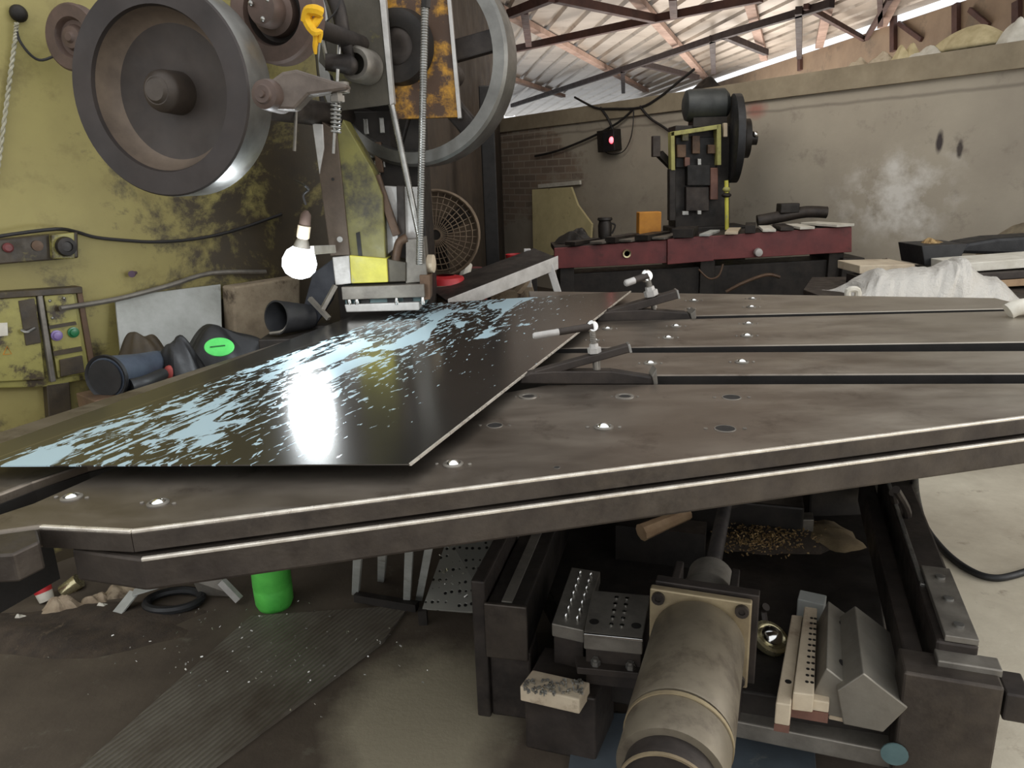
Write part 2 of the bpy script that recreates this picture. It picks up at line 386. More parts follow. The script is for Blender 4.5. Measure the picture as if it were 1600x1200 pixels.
# roof of ribbed tin sheets
E0, E1 = pZ(1160, 108, 3.6), pZ(1480, -3, 3.6)
RA = (E0-E1); RA.z = 0; RA.normalize(); RBv = V((RA.y, -RA.x, 0))
if RBv.x < 0: RBv = -RBv
def mat_roof():
    t = NT('dusty_tin_sheet')
    col = t.mix(t.ramp(t.noise(.8, 6, .6), .3, .7), srgb((196, 186, 174)), srgb((160, 150, 138)))
    br = t.ramp(t.noise(2.2, 6, .7), .55, .75); col = t.mix(br, col, srgb((128, 112, 98)))
    t.set(t.p.inputs['Base Color'], col); t.p.inputs['Metallic'].default_value = .35; t.p.inputs['Roughness'].default_value = .42; return t.m
b = MB(); prof = []; k = 0; x = 0
while x > -13:
    prof += [(x, 0), (x-.26, 0), (x-.29, .045), (x-.34, .045)]; x -= .37
base = E1-RA*6
lo = b.verts([base+RBv*p+Zv*h for p, h in prof]); hi = b.verts([base+RBv*p+Zv*h+RA*24 for p, h in prof])
for i in range(len(prof)-1): b.face([lo[i], lo[i+1], hi[i+1], hi[i]])
ro = struct(b.build('ceiling', mat_roof(), origin=(0, 0, 3.6))); q = ro.modifiers.new('s', 'SOLIDIFY'); q.thickness = .004; q.offset = 1

# upper outer wall under the daylight gap
M_OUT = M('brown_outer_wall', (158, 138, 116), (134, 116, 98), .85, 0, 1.4, (116, 106, 92), (.55, .7), 2)
EW0 = E1-RA*5.4; EW1 = E0+RA*8
ow, OWp, OWn, OWd = wall('wall_right', EW0+RBv*.02, EW1+RBv*.02, 0, 3.50, .12, M_OUT, -1 if V((RA.y, -RA.x, 0)).x > 0 else 1)
def pOW(x, y, off=.03): return pP(x, y, OWp+OWn*off, OWn)
ti = [1]
def trim(mb, mat):
    ti[0] += 1; return struct(mb.build('trim_%d' % ti[0], mat, origin=(0, 0, 0)))
for a, c in (((1396, 26), (1396, 80)), ((1494, 6), (1494, 60)), ((1589, 2), (1589, 60)), ((1250, 90), (1250, 110))):
    trim(MB().bar(pOW(*a), pOW(*c), .1, .06, RBv), M_BEAM)
trim(MB().bar(pOW(1404, 36), pOW(1440, 62), .06, .04, RBv).bar(pOW(1515, 15), pOW(1545, 40), .06, .04, RBv), M_BEAM)
# purlins
for a, c in (((780, 14), (1010, 142)), ((980, -18), (1106, 126)), ((1168, -10), (1194, 92)), ((1298, -8), (1280, 72)), ((1400, -6), (1378, 40)), ((790, 120), (880, 150))):
    trim(MB().bar(pZ(a[0], a[1], 3.54), pZ(c[0], c[1], 3.54), .13, .08), M_PURL)
# trusses : each one frame of chords and webs
def truss(z, segs, mat, wd):
    b = MB()
    for a, c in segs: b.bar(pZ(a[0], a[1], z), pZ(c[0], c[1], z), wd, wd*1.1)
    trim(b, mat)
truss(3.36, [((780, 82), (1021, 30)), ((1021, 30), (1190, -4)), ((868, -3), (1021, 29)), ((796, 22), (862, -4)), ((819, 16), (826, 68)), ((1051, -6), (1053, 24))], M_BEAM, .085)
truss(3.40, [((800, 165), (1002, 99)), ((1002, 99), (1131, 55)), ((1131, 55), (1300, 5)), ((973, 108), (974, 143)), ((1005, 100), (1090, 121)), ((1113, 60), (1115, 112)), ((1131, 55), (1197, 82)), ((1248, 16), (1249, 88))], M_BEAMK, .085)
truss(3.42, [((1259, 10), (1352, 62)), ((1375, -6), (1376, 38)), ((1352, 62), (1392, -4))], M_BEAM, .06)

# ================================================================== PUNCHING TABLE
TZ = .95
def tz(x, y): return pZ(x, y, TZ)
table = thing('work_table', 'long brown steel machine table of parallel slotted beds with chrome ball units', 'table', (.6, 2.0, 0))
def g(p): return V((p[0], p[1], TZ))
FL, FC, FR = tz(205, 829), tz(62, 822), tz(1600, 651)
fdir = (FR-FL).normalized(); FR2 = FL+fdir*2.32
s2a, s2b = tz(1030, 600), tz(1600, 598.5); s2dir = (s2b-s2a).normalized()
def slotpt(a, c, X):
    A, B = tz(*a), tz(*c); return A+(B-A)*((X-A.x)/(B.x-A.x))
bk1 = [slotpt((1030, 600), (1600, 598.5), X) for X in (1.72, .1)]
lb = [tz(175, 731), tz(50, 786), tz(-60, 822)]
front_poly = [FL, FR2, V((1.72, bk1[0].y, TZ)), bk1[1], V((-.25, 1.78, TZ))]+lb+[tz(-60, 838), FC]
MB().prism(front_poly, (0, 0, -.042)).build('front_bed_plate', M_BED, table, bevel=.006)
# lower beam standing a little proud of the plate edge
nf = V((fdir.y, -fdir.x, 0)); off = nf*.018
ca, cb2 = FL+fdir*.012, FR2
low = [ca+off, cb2+off, cb2-nf*.35, V((.0, 1.75, TZ)), V((-.55, 1.5, TZ)), FC+V((.06, .12, 0)), FC+V((.045, -.0, 0))]
MB().prism([V((p.x, p.y, .905)) for p in low], (0, 0, -.062)).build('lower_beam', M_SIDE, table, bevel=.006)
mid = [ca-nf*.012, cb2-nf*.012, cb2-nf*.33, V((.0, 1.72, 0)), V((-.5, 1.46, 0)), FC+V((.07, .1, 0)), FC+V((.06, .015, 0))]
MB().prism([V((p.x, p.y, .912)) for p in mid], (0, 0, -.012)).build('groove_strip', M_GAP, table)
# highlight painted as pale bars along the worn arrises of plate and beam
M_ARRIS = M('arris_highlight', (236, 228, 214), (198, 187, 172), .32, .55, 30)
def arris(a, b_, zz, o_): a = V((a.x, a.y, zz))+o_; b_ = V((b_.x, b_.y, zz))+o_; MB().bar(a, b_, .009, .007).build('edge_highlight', M_ARRIS, table, bevel=.002)
for a_, b_ in ((FC, FL), (FL, FR2)):
    n_ = V(((b_-a_).y, -(b_-a_).x, 0)).normalized(); MB().bar(V((a_.x, a_.y, .928))+n_*.0015, V((b_.x, b_.y, .928))+n_*.0015, .004, .034).build('plate_flank', M_SIDE, table, bevel=.001)
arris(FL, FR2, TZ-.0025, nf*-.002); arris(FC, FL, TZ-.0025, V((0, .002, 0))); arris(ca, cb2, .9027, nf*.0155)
# slotted beds behind
def bed(fa, fb, ba, bb, X0, X1, th=.1):
    return MB().prism([slotpt(fa, fb, X0), slotpt(fa, fb, X1), slotpt(ba, bb, X1), slotpt(ba, bb, X0)], (0, 0, -th))
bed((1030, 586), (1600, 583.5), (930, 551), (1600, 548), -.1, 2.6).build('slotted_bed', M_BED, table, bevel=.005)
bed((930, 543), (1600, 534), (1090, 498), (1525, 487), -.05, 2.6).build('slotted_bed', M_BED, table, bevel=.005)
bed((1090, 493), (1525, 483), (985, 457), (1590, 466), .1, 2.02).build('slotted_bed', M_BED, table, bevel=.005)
# slot shade painted as black strips on the front faces of the beds
def shade_strip(fa, fb, X0, X1):
    A_, B_ = slotpt(fa, fb, X0), slotpt(fa, fb, X1); MB().bar(A_+V((0, -.002, -.049)), B_+V((0, -.002, -.049)), .004, .092).build('slot_shade', M_GAP, table)
shade_strip((1030, 586), (1600, 583.5), -.1, 2.6); shade_strip((930, 543), (1600, 534), -.05, 2.6); shade_strip((1090, 493), (1525, 483), .1, 2.02)
MB().bar(pZ(66, 872, .80), pZ(-80, 950, .80), .075, .08).build('support_arm', M_GAP, table)
# bed left of the press throat
lp = [tz(-90, 805), tz(50, 752), tz(135, 724), V((-.42, 1.9, TZ)), V((-.32, 2.7, TZ)), V((-.8, 2.75, TZ)), V((-1.28, 1.62, TZ))]
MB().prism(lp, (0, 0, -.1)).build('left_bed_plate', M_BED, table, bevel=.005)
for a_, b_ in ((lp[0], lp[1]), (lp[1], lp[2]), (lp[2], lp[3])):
    n_ = V(((b_-a_).y, -(b_-a_).x, 0)).normalized(); MB().bar(a_+n_*.002-Zv*.06, b_+n_*.002-Zv*.06, .004, .08).build('slot_shade', M_GAP, table)  # same painted shade along the left slot
MB().box((.75, 2.55, .815), (2.3, 1.0, .05)).build('under_tray', M_GAP, table)
MB().prism([tz(-60, 842), tz(57, 826), tz(62, 846), tz(20, 866), tz(-60, 870)], (0, 0, -.05)).build('end_block', M_SIDE, table, bevel=.004)
# pedestal that carries the table
for a in ((1.30, 2.75), (.35, 3.0)): MB().box((a[0], a[1], .40), (.35, .25, .80)).build('pedestal', M_DARK, table, bevel=.01)

def caster(px, py, r):
    p = tz(px, py)
    b = MB().lathe(p, Zv, [(r*1.45, 0), (r*1.45, .0025), (r*1.1, .005), (r*1.02, .003), (r*.98, -.004)], 24, False)
    for s in (-1, 1): b.lathe(p+V((s*r*2.3, -s*.004, 0)), Zv, [(r*.3, 0), (r*.3, .002), (r*.18, .0035), (0, .0035)], 10)
    o = b.build('ball_unit', M_GREY, table, True)
    MB().ball(p-Zv*r*.25, r, seg=18).build('ball', M_CHROME, o, True)
for px, py, r in ((112, 778, .0135), (247, 787, .0135), (708, 726, .0145), (943, 668, .0155), (949, 514, .014), (929, 532, .013), (1056, 510, .0145), (1044, 528, .014),
                  (1084, 470, .015), (1078, 483, .009), (1016, 568, .014), (1159, 566, .0145), (1169, 506, .014), (1167, 525, .015), (1176, 467, .013), (1174, 480, .014)):
    caster(px, py, r)
for px, py, r, ring in ((773, 665, .017, 0), (825, 620, .016, 1), (976, 620, .016, 1), (1143, 621, .021, 0), (1133, 670, .021, 0), (870, 731, .006, 0)):
    p = tz(px, py); o = MB().lathe(p, Zv, [(0, .0008), (r, .0008), (r*1.02, .0)], 24).build('plug_hole', M_GAP, table, True)
    b = MB().lathe(p, Zv, [(r, 0), (r*1.05, .003), (r*1.5, .003), (r*1.55, 0)], 24, False) if ring else MB().lathe(p, Zv, [(r, 0), (r*1.01, .0015), (r*1.12, .0015), (r*1.14, 0)], 24, False)
    if r > .01:
        for s in (-1, 1): b.lathe(p+V((s*r*2, -s*.004, 0)), Zv, [(r*.22, 0), (r*.22, .002), (0, .002)], 10)
    b.build('hole_rim', M_GREY, o, True)

# ================================================================== STEEL SHEET
SZ = .982
sh = [pZ(640, 725, SZ), pZ(985, 455, SZ), pZ(590, 479, SZ), pZ(330, 576, SZ), pZ(0, 693, SZ), pZ(-70, 719, SZ), pZ(-70, 728, SZ)]
SU = (sh[1]-sh[0]).normalized(); SVv = V((-SU.y, SU.x, 0))   # along, and across towards the left edge
SHO = V(sh[0])
def mat_sheet():
    t = NT('mirror_rolled_steel_with_milky_coolant'); o = t.co.outputs['Object']
    ad = t.n('VectorMath', [o], operation='DOT_PRODUCT'); ad.inputs[1].default_value = SU
    ac = t.n('VectorMath', [o], operation='DOT_PRODUCT'); ac.inputs[1].default_value = SVv
    a, c = ad.outputs['Value'], ac.outputs['Value']
    cx = t.n('CombineXYZ', [a, c]); st = cx.outputs[0]
    # pools follow a diagonal wet track from the near left corner towards the punch
    # pools and drops are dragged at 65 degrees to the sheet's long side
    mp = t.n('Mapping', [st]); mp.inputs['Rotation'].default_value = (0, 0, R(28)); mp.inputs['Scale'].default_value = (2.2, 7.5, 1)
    pool = t.noise(1.0, 6, .55, mp.outputs[0], .8)
    mp2 = t.n('Mapping', [st]); mp2.inputs['Rotation'].default_value = (0, 0, R(28)); mp2.inputs['Scale'].default_value = (17, 62, 1)
    drop = t.noise(1.0, 3, .6, mp2.outputs[0], .6)
    cen = t.math('SUBTRACT', .72, t.math('MULTIPLY', a, .13))
    dist = t.math('ABSOLUTE', t.math('SUBTRACT', c, cen))
    edge = t.ramp(t.math('SUBTRACT', .84, c), 0, .02)
    wet = t.math('MULTIPLY', t.ramp(c, .06, .52), edge)
    core = t.ramp(dist, .03, .26, (1, 1, 1, 1), (0, 0, 0, 1))
    pm = t.ramp(t.math('ADD', pool, t.math('MULTIPLY', t.math('MULTIPLY', core, edge), .165)), .64, .66)
    dm = t.ramp(t.math('ADD', drop, t.math('MULTIPLY', t.math('SUBTRACT', wet, 1.0), .17)), .535, .56)
    dm = t.math('MULTIPLY', dm, t.math('ADD', t.math('MULTIPLY', edge, .75), .25))
    m = t.math('MAXIMUM', t.math('MULTIPLY', pm, edge), dm)
    # fine scribed line along the left edge
    sl = t.ramp(t.math('ABSOLUTE', t.math('SUBTRACT', t.math('ADD', c, t.math('MULTIPLY', a, .01)), .845)), .0015, .004, (1, 1, 1, 1), (0, 0, 0, 1))
    base = t.mix(t.ramp(t.noise(3, 5, .6, st), .3, .7), srgb((112, 110, 106)), srgb((128, 125, 121)))
    col = t.mix(m, base, srgb((176, 200, 208))); col = t.mix(t.math('MULTIPLY', sl, .6), col, srgb((196, 190, 178)))
    t.set(t.p.inputs['Base Color'], col); t.set(t.p.inputs['Metallic'], t.math('SUBTRACT', .95, t.math('MULTIPLY', m, .85)))
    rg = t.n('MapRange'); t.set(rg.inputs[0], m); rg.inputs[3].default_value = .19; rg.inputs[4].default_value = .3
    t.set(t.p.inputs['Roughness'], rg.outputs[0]); t.bump(t.math('ADD', m, t.math('MULTIPLY', t.noise(2.2, 3, .5, st), .25)), .12, .003); return t.m
sheet = MB().prism(sh, (0, 0, -.0025)).build('steel_sheet', mat_sheet(), origin=SHO)
tag(sheet, 'large bright steel sheet wet with milky coolant lying across the table under the punch', 'metal sheet')
MB().bar(sh[0]+Zv*-.001+SVv*-.001, sh[1]+Zv*-.001+SVv*-.001, .005, .005).build('sheet_edge_glint', M_ARRIS, sheet)  # pale bar painting the light caught by the sheet's right edge

# ================================================================== CLAMPS
def clamp(y, base, jaw, post, handle, lab, grp):
    # base: list of px points of the side outline; jaw (a,b,thick); all at distance y
    bb = [pY(p[0], p[1], y) for p in base]; zmin = min(p.z for p in bb); c0 = (bb[0]+bb[-1])/2
    t = thing('sheet_clamp', lab, 'clamp', (c0.x+.1, y, zmin), grp); W = .045
    MB().prism(bb, (0, W, 0)).build('clamp_base', M_CAST, t, bevel=.004)
    e = [pY(p[0], p[1], y-.004) for p in ((base[3][0]-3, base[3][1]-6), (base[3][0]+3, base[3][1]-10), (base[4][0]+4, base[4][1]+1), (base[4][0]-2, base[4][1]+4))]
    MB().prism(e, (0, W+.008, 0)).build('end_stop', M_GREY, t, bevel=.002)
    ja, jb = pY(jaw[0][0], jaw[0][1], y+.02), pY(jaw[1][0], jaw[1][1], y+.02)
    MB().bar(ja, jb, .034, jaw[2]).build('jaw_bar', M_CAST, t, bevel=.003)
    d = (jb-ja).normalized(); MB().bar(jb-d*.001, jb+d*.006, .034, jaw[2]*1.02).build('jaw_end_face', M_STEEL, t, bevel=.001)
    pa, pb = pY(post[0][0], post[0][1], y+.02), pY(post[1][0], post[1][1], y+.02); r = post[2]
    up = (pb-pa).normalized(); L = (pb-pa).length
    pr = [(r, -.06)]
    for i in range(12): pr += [(r, L*(i+.1)/12), (r*.86, L*(i+.6)/12)]
    MB().lathe(pa, up, pr+[(r, L)], 14).build('clamp_screw', M_GREY, t, True)
    MB().lathe(pa, up, [(r*2.1, 0), (r*2.1, r*1.7), (r*1.5, r*1.9), (r*1.5, r*3)], 6).build('nut', M_PALE, t)
    ha, hb = pY(handle[0][0], handle[0][1], y+.02), pY(handle[1][0], handle[1][1], y+.02); hd = (hb-ha).normalized(); hl = (hb-ha).length
    ho = MB().lathe(ha, hd, [(r*.75, 0), (r*1.0, .004), (r*1.0, hl*.45), (r*1.15, hl*.46), (r*1.25, hl)], 16).build('handle', M_GREY, t, True)
    MB().lathe(ha, hd, [(r*.8, -.002), (r*1.08, .003), (r*1.08, hl*.44)], 16).build('handle_grip', M_PALE, ho, True)
    MB().lathe(hb, (up+V((.55, -.6, 0))).normalized(), [(r*1.2, -r*1.6), (r*1.9, -r*1.2), (r*2.0, 0), (r*1.7, r*.5), (0, r*.6)], 20).build('handle_head', M_BRIGHT, ho, True)
    return t
clamp(1.955, [(812, 600), (820, 588), (860, 581), (955, 581), (1024, 588), (1024, 602), (940, 601)][0:7], ((838, 583), (984, 543), .02), ((929, 551), (925, 516), .0085), ((834, 525), (926, 511)),
      'larger screw clamp gripping the sheet edge, nearer to the front of the table', None) if False else None
def clamp2(y, outline, stop, jaw, post, handle, lab):
    bb = [pY(p[0], p[1], y) for p in outline]; zmin = min(p.z for p in bb)
    t = thing('sheet_clamp', lab, 'clamp', (sum(p.x for p in bb)/len(bb), y, zmin), 'screw clamps on the sheet edge'); W = .04
    k = (y/1.955)
    MB().prism(bb, (0, W*k, 0)).build('clamp_base', M_CAST, t, bevel=.004)
    MB().prism([pY(p[0], p[1], y-.005) for p in stop], (0, W*k+.012, 0)).build('end_stop', M_GREY, t, bevel=.002)
    ym = y+W*k/2
    ja, jb = pY(*jaw[0], ym), pY(*jaw[1], ym); d = (jb-ja).normalized()
    MB().bar(ja, jb, .034*k, .021*k).build('jaw_bar', M_CAST, t, bevel=.003)
    MB().bar(jb-d*.002, jb+d*.005, .035*k, .024*k).build('jaw_end_face', M_STEEL, t, bevel=.001)
    mid_ = ja+(jb-ja)*.68; MB().cyl(V((mid_.x, ym, zmin+.02)), mid_, .006*k, seg=12).build('support_pin', M_GREY, t, True)
    r = .0085*k; pa, pb = pY(*post[0], ym), pY(*post[1], ym); up = (pb-pa).normalized(); L = (pb-pa).length
    pr = [(r, -.05)]
    for i in range(14): pr += [(r, L*(i+.1)/14), (r*.84, L*(i+.6)/14)]
    MB().lathe(pa, up, pr+[(r, L)], 14).build('clamp_screw', M_GREY, t, True)
    MB().lathe(pa, up, [(r*2.2, 0), (r*2.2, r*1.7), (r*1.5, r*1.9), (r*1.4, r*3)], 6).build('nut', M_PALE, t)
    ha, hb = pY(*handle[0], ym-.03), pY(*handle[1], ym); hd = (hb-ha).normalized(); hl = (hb-ha).length
    ho = MB().lathe(ha, hd, [(r*.7, 0), (r*1.0, .004), (r*1.0, hl*.42), (r*1.15, hl*.43), (r*1.2, hl)], 16).build('handle', M_CAST, t, True)
    MB().lathe(ha, hd, [(r*.75, -.002), (r*1.1, .003), (r*1.1, hl*.42)], 16).build('handle_grip', M_PALE, ho, True)
    MB().lathe(hb, V((.35, -.85, .2)), [(r*1.2, -r*1.8), (r*1.9, -r*1.2), (r*2.0, 0), (r*1.6, r*.6), (0, r*.8)], 20).build('handle_head', M_BRIGHT, ho, True)
clamp2(1.955, [(812, 600), (814, 590), (828, 583), (862, 580), (956, 580), (1020, 590), (1024, 602)], [(1019, 588), (1026, 576), (1028, 600), (1023, 608)], ((836, 584), (982, 543)), ((929, 551), (925, 512)), ((834, 525), (926, 510)),
       'screw clamp with pale handle gripping the sheet edge, nearer the front of the table')
clamp2(2.86, [(933, 503), (936, 490), (960, 486), (1010, 484), (1075, 489), (1082, 502)], [(1079, 491), (1087, 484), (1088, 497), (1082, 505)], ((950, 490), (1057, 459)), ((1018, 462), (1011, 432)), ((977, 443), (1011, 431)),
       'screw clamp gripping the sheet edge farther back, beside the tapered bracket of the red bench')

# ================================================================== POWER PRESS
press = thing('power_press', 'big grimy yellow power press with two large flywheels above the steel sheet', 'press', (-.5, 3.5, 0))
AX = V((.26, .966, 0)).normalized()          # all wheel shafts run this way, away from the camera
# column and bed, behind the plates
ca = pY(512, 300, 3.42); cb = pY(662, 300, 3.42)
MB().box(((ca.x+cb.x)/2, 3.60, 1.25), (cb.x-ca.x, .36, 2.5)).build('column', M_DARK, press, bevel=.01)
MB().box((-.53, 3.42, .45), (.5, .64, .9)).build('bolster', M_DARK, press, bevel=.01)
M_WEB = M('dark_dusty_web', (70, 61, 54), (52, 46, 42), .6, .2, 5, bump=.05); M_HUB = M('dark_brown_hub', (82, 72, 62), (62, 54, 48), .5, .3, 7)
def wheel(c, R_, wd, name, kind):
    c = V(c)
    if kind == 'dish':
        o = MB().lathe(c, AX, [(R_*.75, .012), (R_*.765, 0), (R_*.985, 0), (R_, .006)], 72, False).build(name, M_WHEEL, press, True)
        MB().lathe(c, AX, [(R_, .006), (R_*1.005, .02), (R_*1.005, wd-.01), (R_*.99, wd), (R_*.2, wd)], 72, False).build('rim', M_RIM, o, True)
        MB().lathe(c, AX, [(R_*.75, .011), (R_*.72, .05), (R_*.64, .07)], 72, False).build('dish', M_DISH, o, True)
        MB().lathe(c, AX, [(R_*.64, .07), (R_*.50, .08), (R_*.22, .085), (R_*.2, .085)], 72, False).build('web', M_WEB, o, True)
        MB().lathe(c, AX, [(0, -.012), (R_*.10, -.012), (R_*.125, -.004), (R_*.135, -.004), (R_*.15, .0), (R_*.19, .01), (R_*.2, .02), (R_*.21, .088)], 40, False).build('hub', M_HUB, o, True)
    else:
        o = MB().lathe(c, AX, [(R_*.86, wd), (R_*.84, wd*.5), (R_*.86, 0), (R_*.97, 0), (R_, .01), (R_, wd), (R_*.86, wd)], 72, False).build(name, M_RIM, press, True)
        MB().lathe(c, AX, [(0, -.02), (R_*.22, -.02), (R_*.24, 0), (R_*.24, wd+.02)], 40).build('hub', M_GREY, o, True)
        e1 = V((0, 0, 1)); e2 = AX.cross(e1)
        for i in range(6):
            a = i*math.pi/3+.35; d = e1*math.cos(a)+e2*math.sin(a)
            MB().bar(c+AX*wd*.5+d*R_*.2, c+AX*wd*.5+d*R_*.88, R_*.2, .05, AX).build('spoke', M_CAST, o, bevel=.008)
    return o
W1 = pY(246, 141, 2.15); R1 = mpx(161, W1)
wheel(W1, R1, .115, 'flywheel', 'dish')
MB().cyl(W1+AX*.09, W1+AX*1.5, .045).build('wheel_shaft', M_CAST, press, True)
W2 = pY(638, 94, 3.12); wheel(W2, mpx(160, W2), .15, 'flywheel', 'spoke')
MB().cyl(W2, W2+AX*.55, .05).build('wheel_shaft', M_CAST, press, True)
# small pulley right of the big flywheel
W3 = pY(424, 18, 2.42); r3 = mpx(76, W3)
o = MB().lathe(W3, AX, [(r3*.62, .02), (r3*.66, 0), (r3*.95, 0), (r3, .008), (r3*.97, .03), (r3*1.0, .05), (r3, .06), (r3*.2, .06)], 56, False).build('belt_pulley', M_PINK, press, True)
MB().lathe(W3, AX, [(r3*.62, .018), (r3*.55, .04), (r3*.2, .045)], 48, False).build('pulley_web', M_CAST, o, True)
MB().lathe(W3, AX, [(0, -.055), (r3*.3, -.055), (r3*.34, -.04), (r3*.34, .0), (r3*.46, .005), (r3*.46, .05)], 36, False).build('hub', M_PINK, o, True)
for a in (0.6, 2.7, 4.8): MB().ball(W3-AX*.056+V((math.cos(a)*.03, 0, math.sin(a)*.03)), .008, seg=10).build('bolt', M_STEEL, o, True)
MB().cyl(W3+AX*.04, W3+AX*1.05, .03).build('wheel_shaft', M_CAST, press, True)
# plates
MB().prism([pY(*p, 3.0) for p in ((512, -40), (589, -40), (609, 163), (534, 173), (520, 120), (498, 96))], (0, .02, 0)).build('front_plate', M_PLATE, press, bevel=.002)
plate([(589, -40), (599, -40), (616, 161), (609, 164)], 2.99, .05).build('plate_edge', M_PALE, press, bevel=.002)
plate([(599, -40), (697, -40), (718, 183), (612, 186)], 3.08, .03).build('yellow_plate', M_GOLD, press, bevel=.002)
plate([(695, -40), (701, -40), (721, 184), (715, 185)], 3.06, .06).build('plate_edge', M_PALE, press, bevel=.002)
c = pY(618, 72, 3.05); rr = mpx(1, c)
o = MB().lathe(c, AX, [(rr*28, .0), (rr*44, -.015), (rr*54, -.01), (rr*58, .04)], 48, False).build('bearing_housing', M_DARK, press, True)
MB().lathe(c, AX, [(0, .02), (rr*14, .0), (rr*22, .0), (rr*30, .01)], 40, False).build('bearing_ring', M_CAST, o, True)
# upper crank boss and ring beside the front plate
c = pY(556, 100, 2.9); rr = mpx(1, c)
MB().lathe(c, AX, [(rr*16, -.01), (rr*23, -.015), (rr*27, .0), (rr*27, .1), (rr*14, .1)], 40, False).build('crank_ring', M_GREY, press, True)
MB().ball(pY(545, 102, 2.88), rr*15, seg=20).build('knuckle', M_CAST, press, True)
MB().cyl(pY(508, 97, 2.86), pY(548, 101, 2.88), rr*12, rr*15).build('knuckle_pin', M_CAST, press, True)
MB().cyl(pY(531, 48, 2.88), pY(529, 90, 2.87), rr*3.5).build('adjuster_screw', M_STEEL, press, True)
MB().tube([pY(500, -10, 2.86), pY(510, 30, 2.86), pY(505, 60, 2.86), pY(512, 95, 2.88)], rr*4).build('link_rod', M_STEEL, press, True)
MB().tube([pY(533, -20, 2.85), pY(528, 12, 2.85), pY(512, 32, 2.85), pY(505, 38, 2.86)], rr*1.2).build('wire', M_CORD, press, True)
MB().tube([pY(520, -10, 2.9), pY(530, 20, 2.88), pY(538, 60, 2.88), pY(546, 90, 2.9)], lambda t: rr*(13-4*t), 12).build('hanging_link', M_CAST, press, True)
# rocker arm with boss
ya = 1.94; M_ARM = M('grey_brown_casting', (112, 100, 90), (84, 74, 66), .5, .4, 9)
o = plate([(418, 128), (440, 112), (462, 108), (484, 115), (524, 127), (543, 131), (541, 141), (482, 149), (460, 172), (424, 171)], ya, .055).build('rocker_arm', M_ARM, press, bevel=.012)
c = pY(411, 147, ya-.02); rr = mpx(1, c)
MB().lathe(c, AX, [(0, -.012), (rr*5, -.012), (rr*6, -.006), (rr*13, -.006), (rr*15, 0), (rr*22, .004), (rr*24, .02), (rr*26, .08)], 36).build('boss', M_PINK, o, True)
MB().lathe(pY(532, 137, ya+.03), Zv, [(rr*14, -.012), (rr*14, .012)], 20).build('spring_seat', M_GREY, o, True)
MB().bar(pY(506, 134, ya+.05), pY(510, 134, 3.02), .03, .03).build('rocker_bracket', M_CAST, press, bevel=.003)
# coil spring and its rod
sp = [];
a0, a1 = pY(525, 147, ya+.03), pY(525, 207, ya+.03); rr = mpx(1, a0)
for i in range(9*12+1):
    t = i/(9*12); q = a0+(a1-a0)*t; a = 2*math.pi*i/12; sp.append(q+V((math.cos(a)*rr*7, math.sin(a)*rr*7, 0)))
MB().tube(sp, rr*2.0, 8, 1).build('coil_spring', M_STEEL, press, True)
MB().lathe(pY(527, 150, ya+.03), Zv, [(rr*12, -.014), (rr*12, 0), (rr*9, 0), (rr*9, .012)], 6).build('spring_nut', M_GREY, press)
MB().cyl(pY(528, 108, ya+.03), pY(521, 240, ya+.03), rr*2.6).build('spring_rod', M_STEEL, press, True)
MB().cyl(pY(463, 165, 2.75), pY(460, 236, 2.75), .006).build('hanging_rod', M_GREY, press, True)
MB().cyl(pY(462, 168, 2.75), pY(462, 168, 3.45), .008).build('rod_bracket', M_CAST, press, True)
# guided slide
ys = 2.95
plate([(488, 193), (504, 194), (506, 231), (499, 272)], ys-.02, .05).build('slide_wear_strip', M_PALE, press, bevel=.002)
plate([(503, 190), (526, 205), (547, 399), (516, 400), (498, 268)], ys-.01, .1).build('slide_side', M_BROWNP, press, bevel=.003)
plate([(526, 212), (536, 186), (582, 265), (598, 307), (603, 406), (547, 406)], ys, .14).build('slide_face', M_OLIVE, press, bevel=.004)
plate([(556, 364), (562, 362), (566, 400), (560, 402)], ys-.003, .02).build('slot', M_GAP, press)
MB().cyl(pY(531, 374, ys-.016), pY(531, 374, ys), .011).build('bolt', M_STEEL, press, True)
MB().cyl(pY(520, 280, ys-.016), pY(520, 280, ys), .006).build('bolt', M_DARK, press, True)
plate([(546, 399), (604, 404), (606, 441), (549, 443)], ys-.015, .12).build('ram_block', M_YEL, press, bevel=.003)
plate([(519, 402), (546, 399), (549, 443), (524, 446)], ys-.01, .12).build('ram_side', M_PALE, press, bevel=.003)
plate([(602, 404), (634, 410), (634, 440), (606, 441)], ys, .12).build('ram_side', M_PLATE, press, bevel=.003)
plate([(593, 290), (625, 292), (657, 292), (655, 372), (634, 376), (603, 400)], ys+.06, .08).build('guide_block', M_PALE, press, bevel=.003)
MB().bar(pY(588, 274, ys+.03), pY(620, 368, ys+.03), .03, .028, (0, -1, 0)).build('lever', M_RUSTY, press, bevel=.003)
MB().bar(pY(626, 290, ys+.05), pY(628, 372, ys+.05), .03, .025, (0, -1, 0)).build('lever', M_CAST, press, bevel=.003)
MB().tube([pY(636, 372, ys+.02), pY(625, 378, ys+.02), pY(620, 395, ys+.02), pY(618, 412, ys+.02)], .018, 10).build('curved_bracket', M_RUSTY, press, True)
plate([(634, 374), (662, 372), (668, 440), (634, 443)], ys+.01, .12).build('ram_cheek', M_GREY, press, bevel=.003)
c = pY(668, 412, ys+.06); MB().lathe(c, (1, -.15, 0), [(.02, 0), (.036, .004), (.036, .026), (.022, .03)], 24).build('knob', M_BEIGE, press, True)
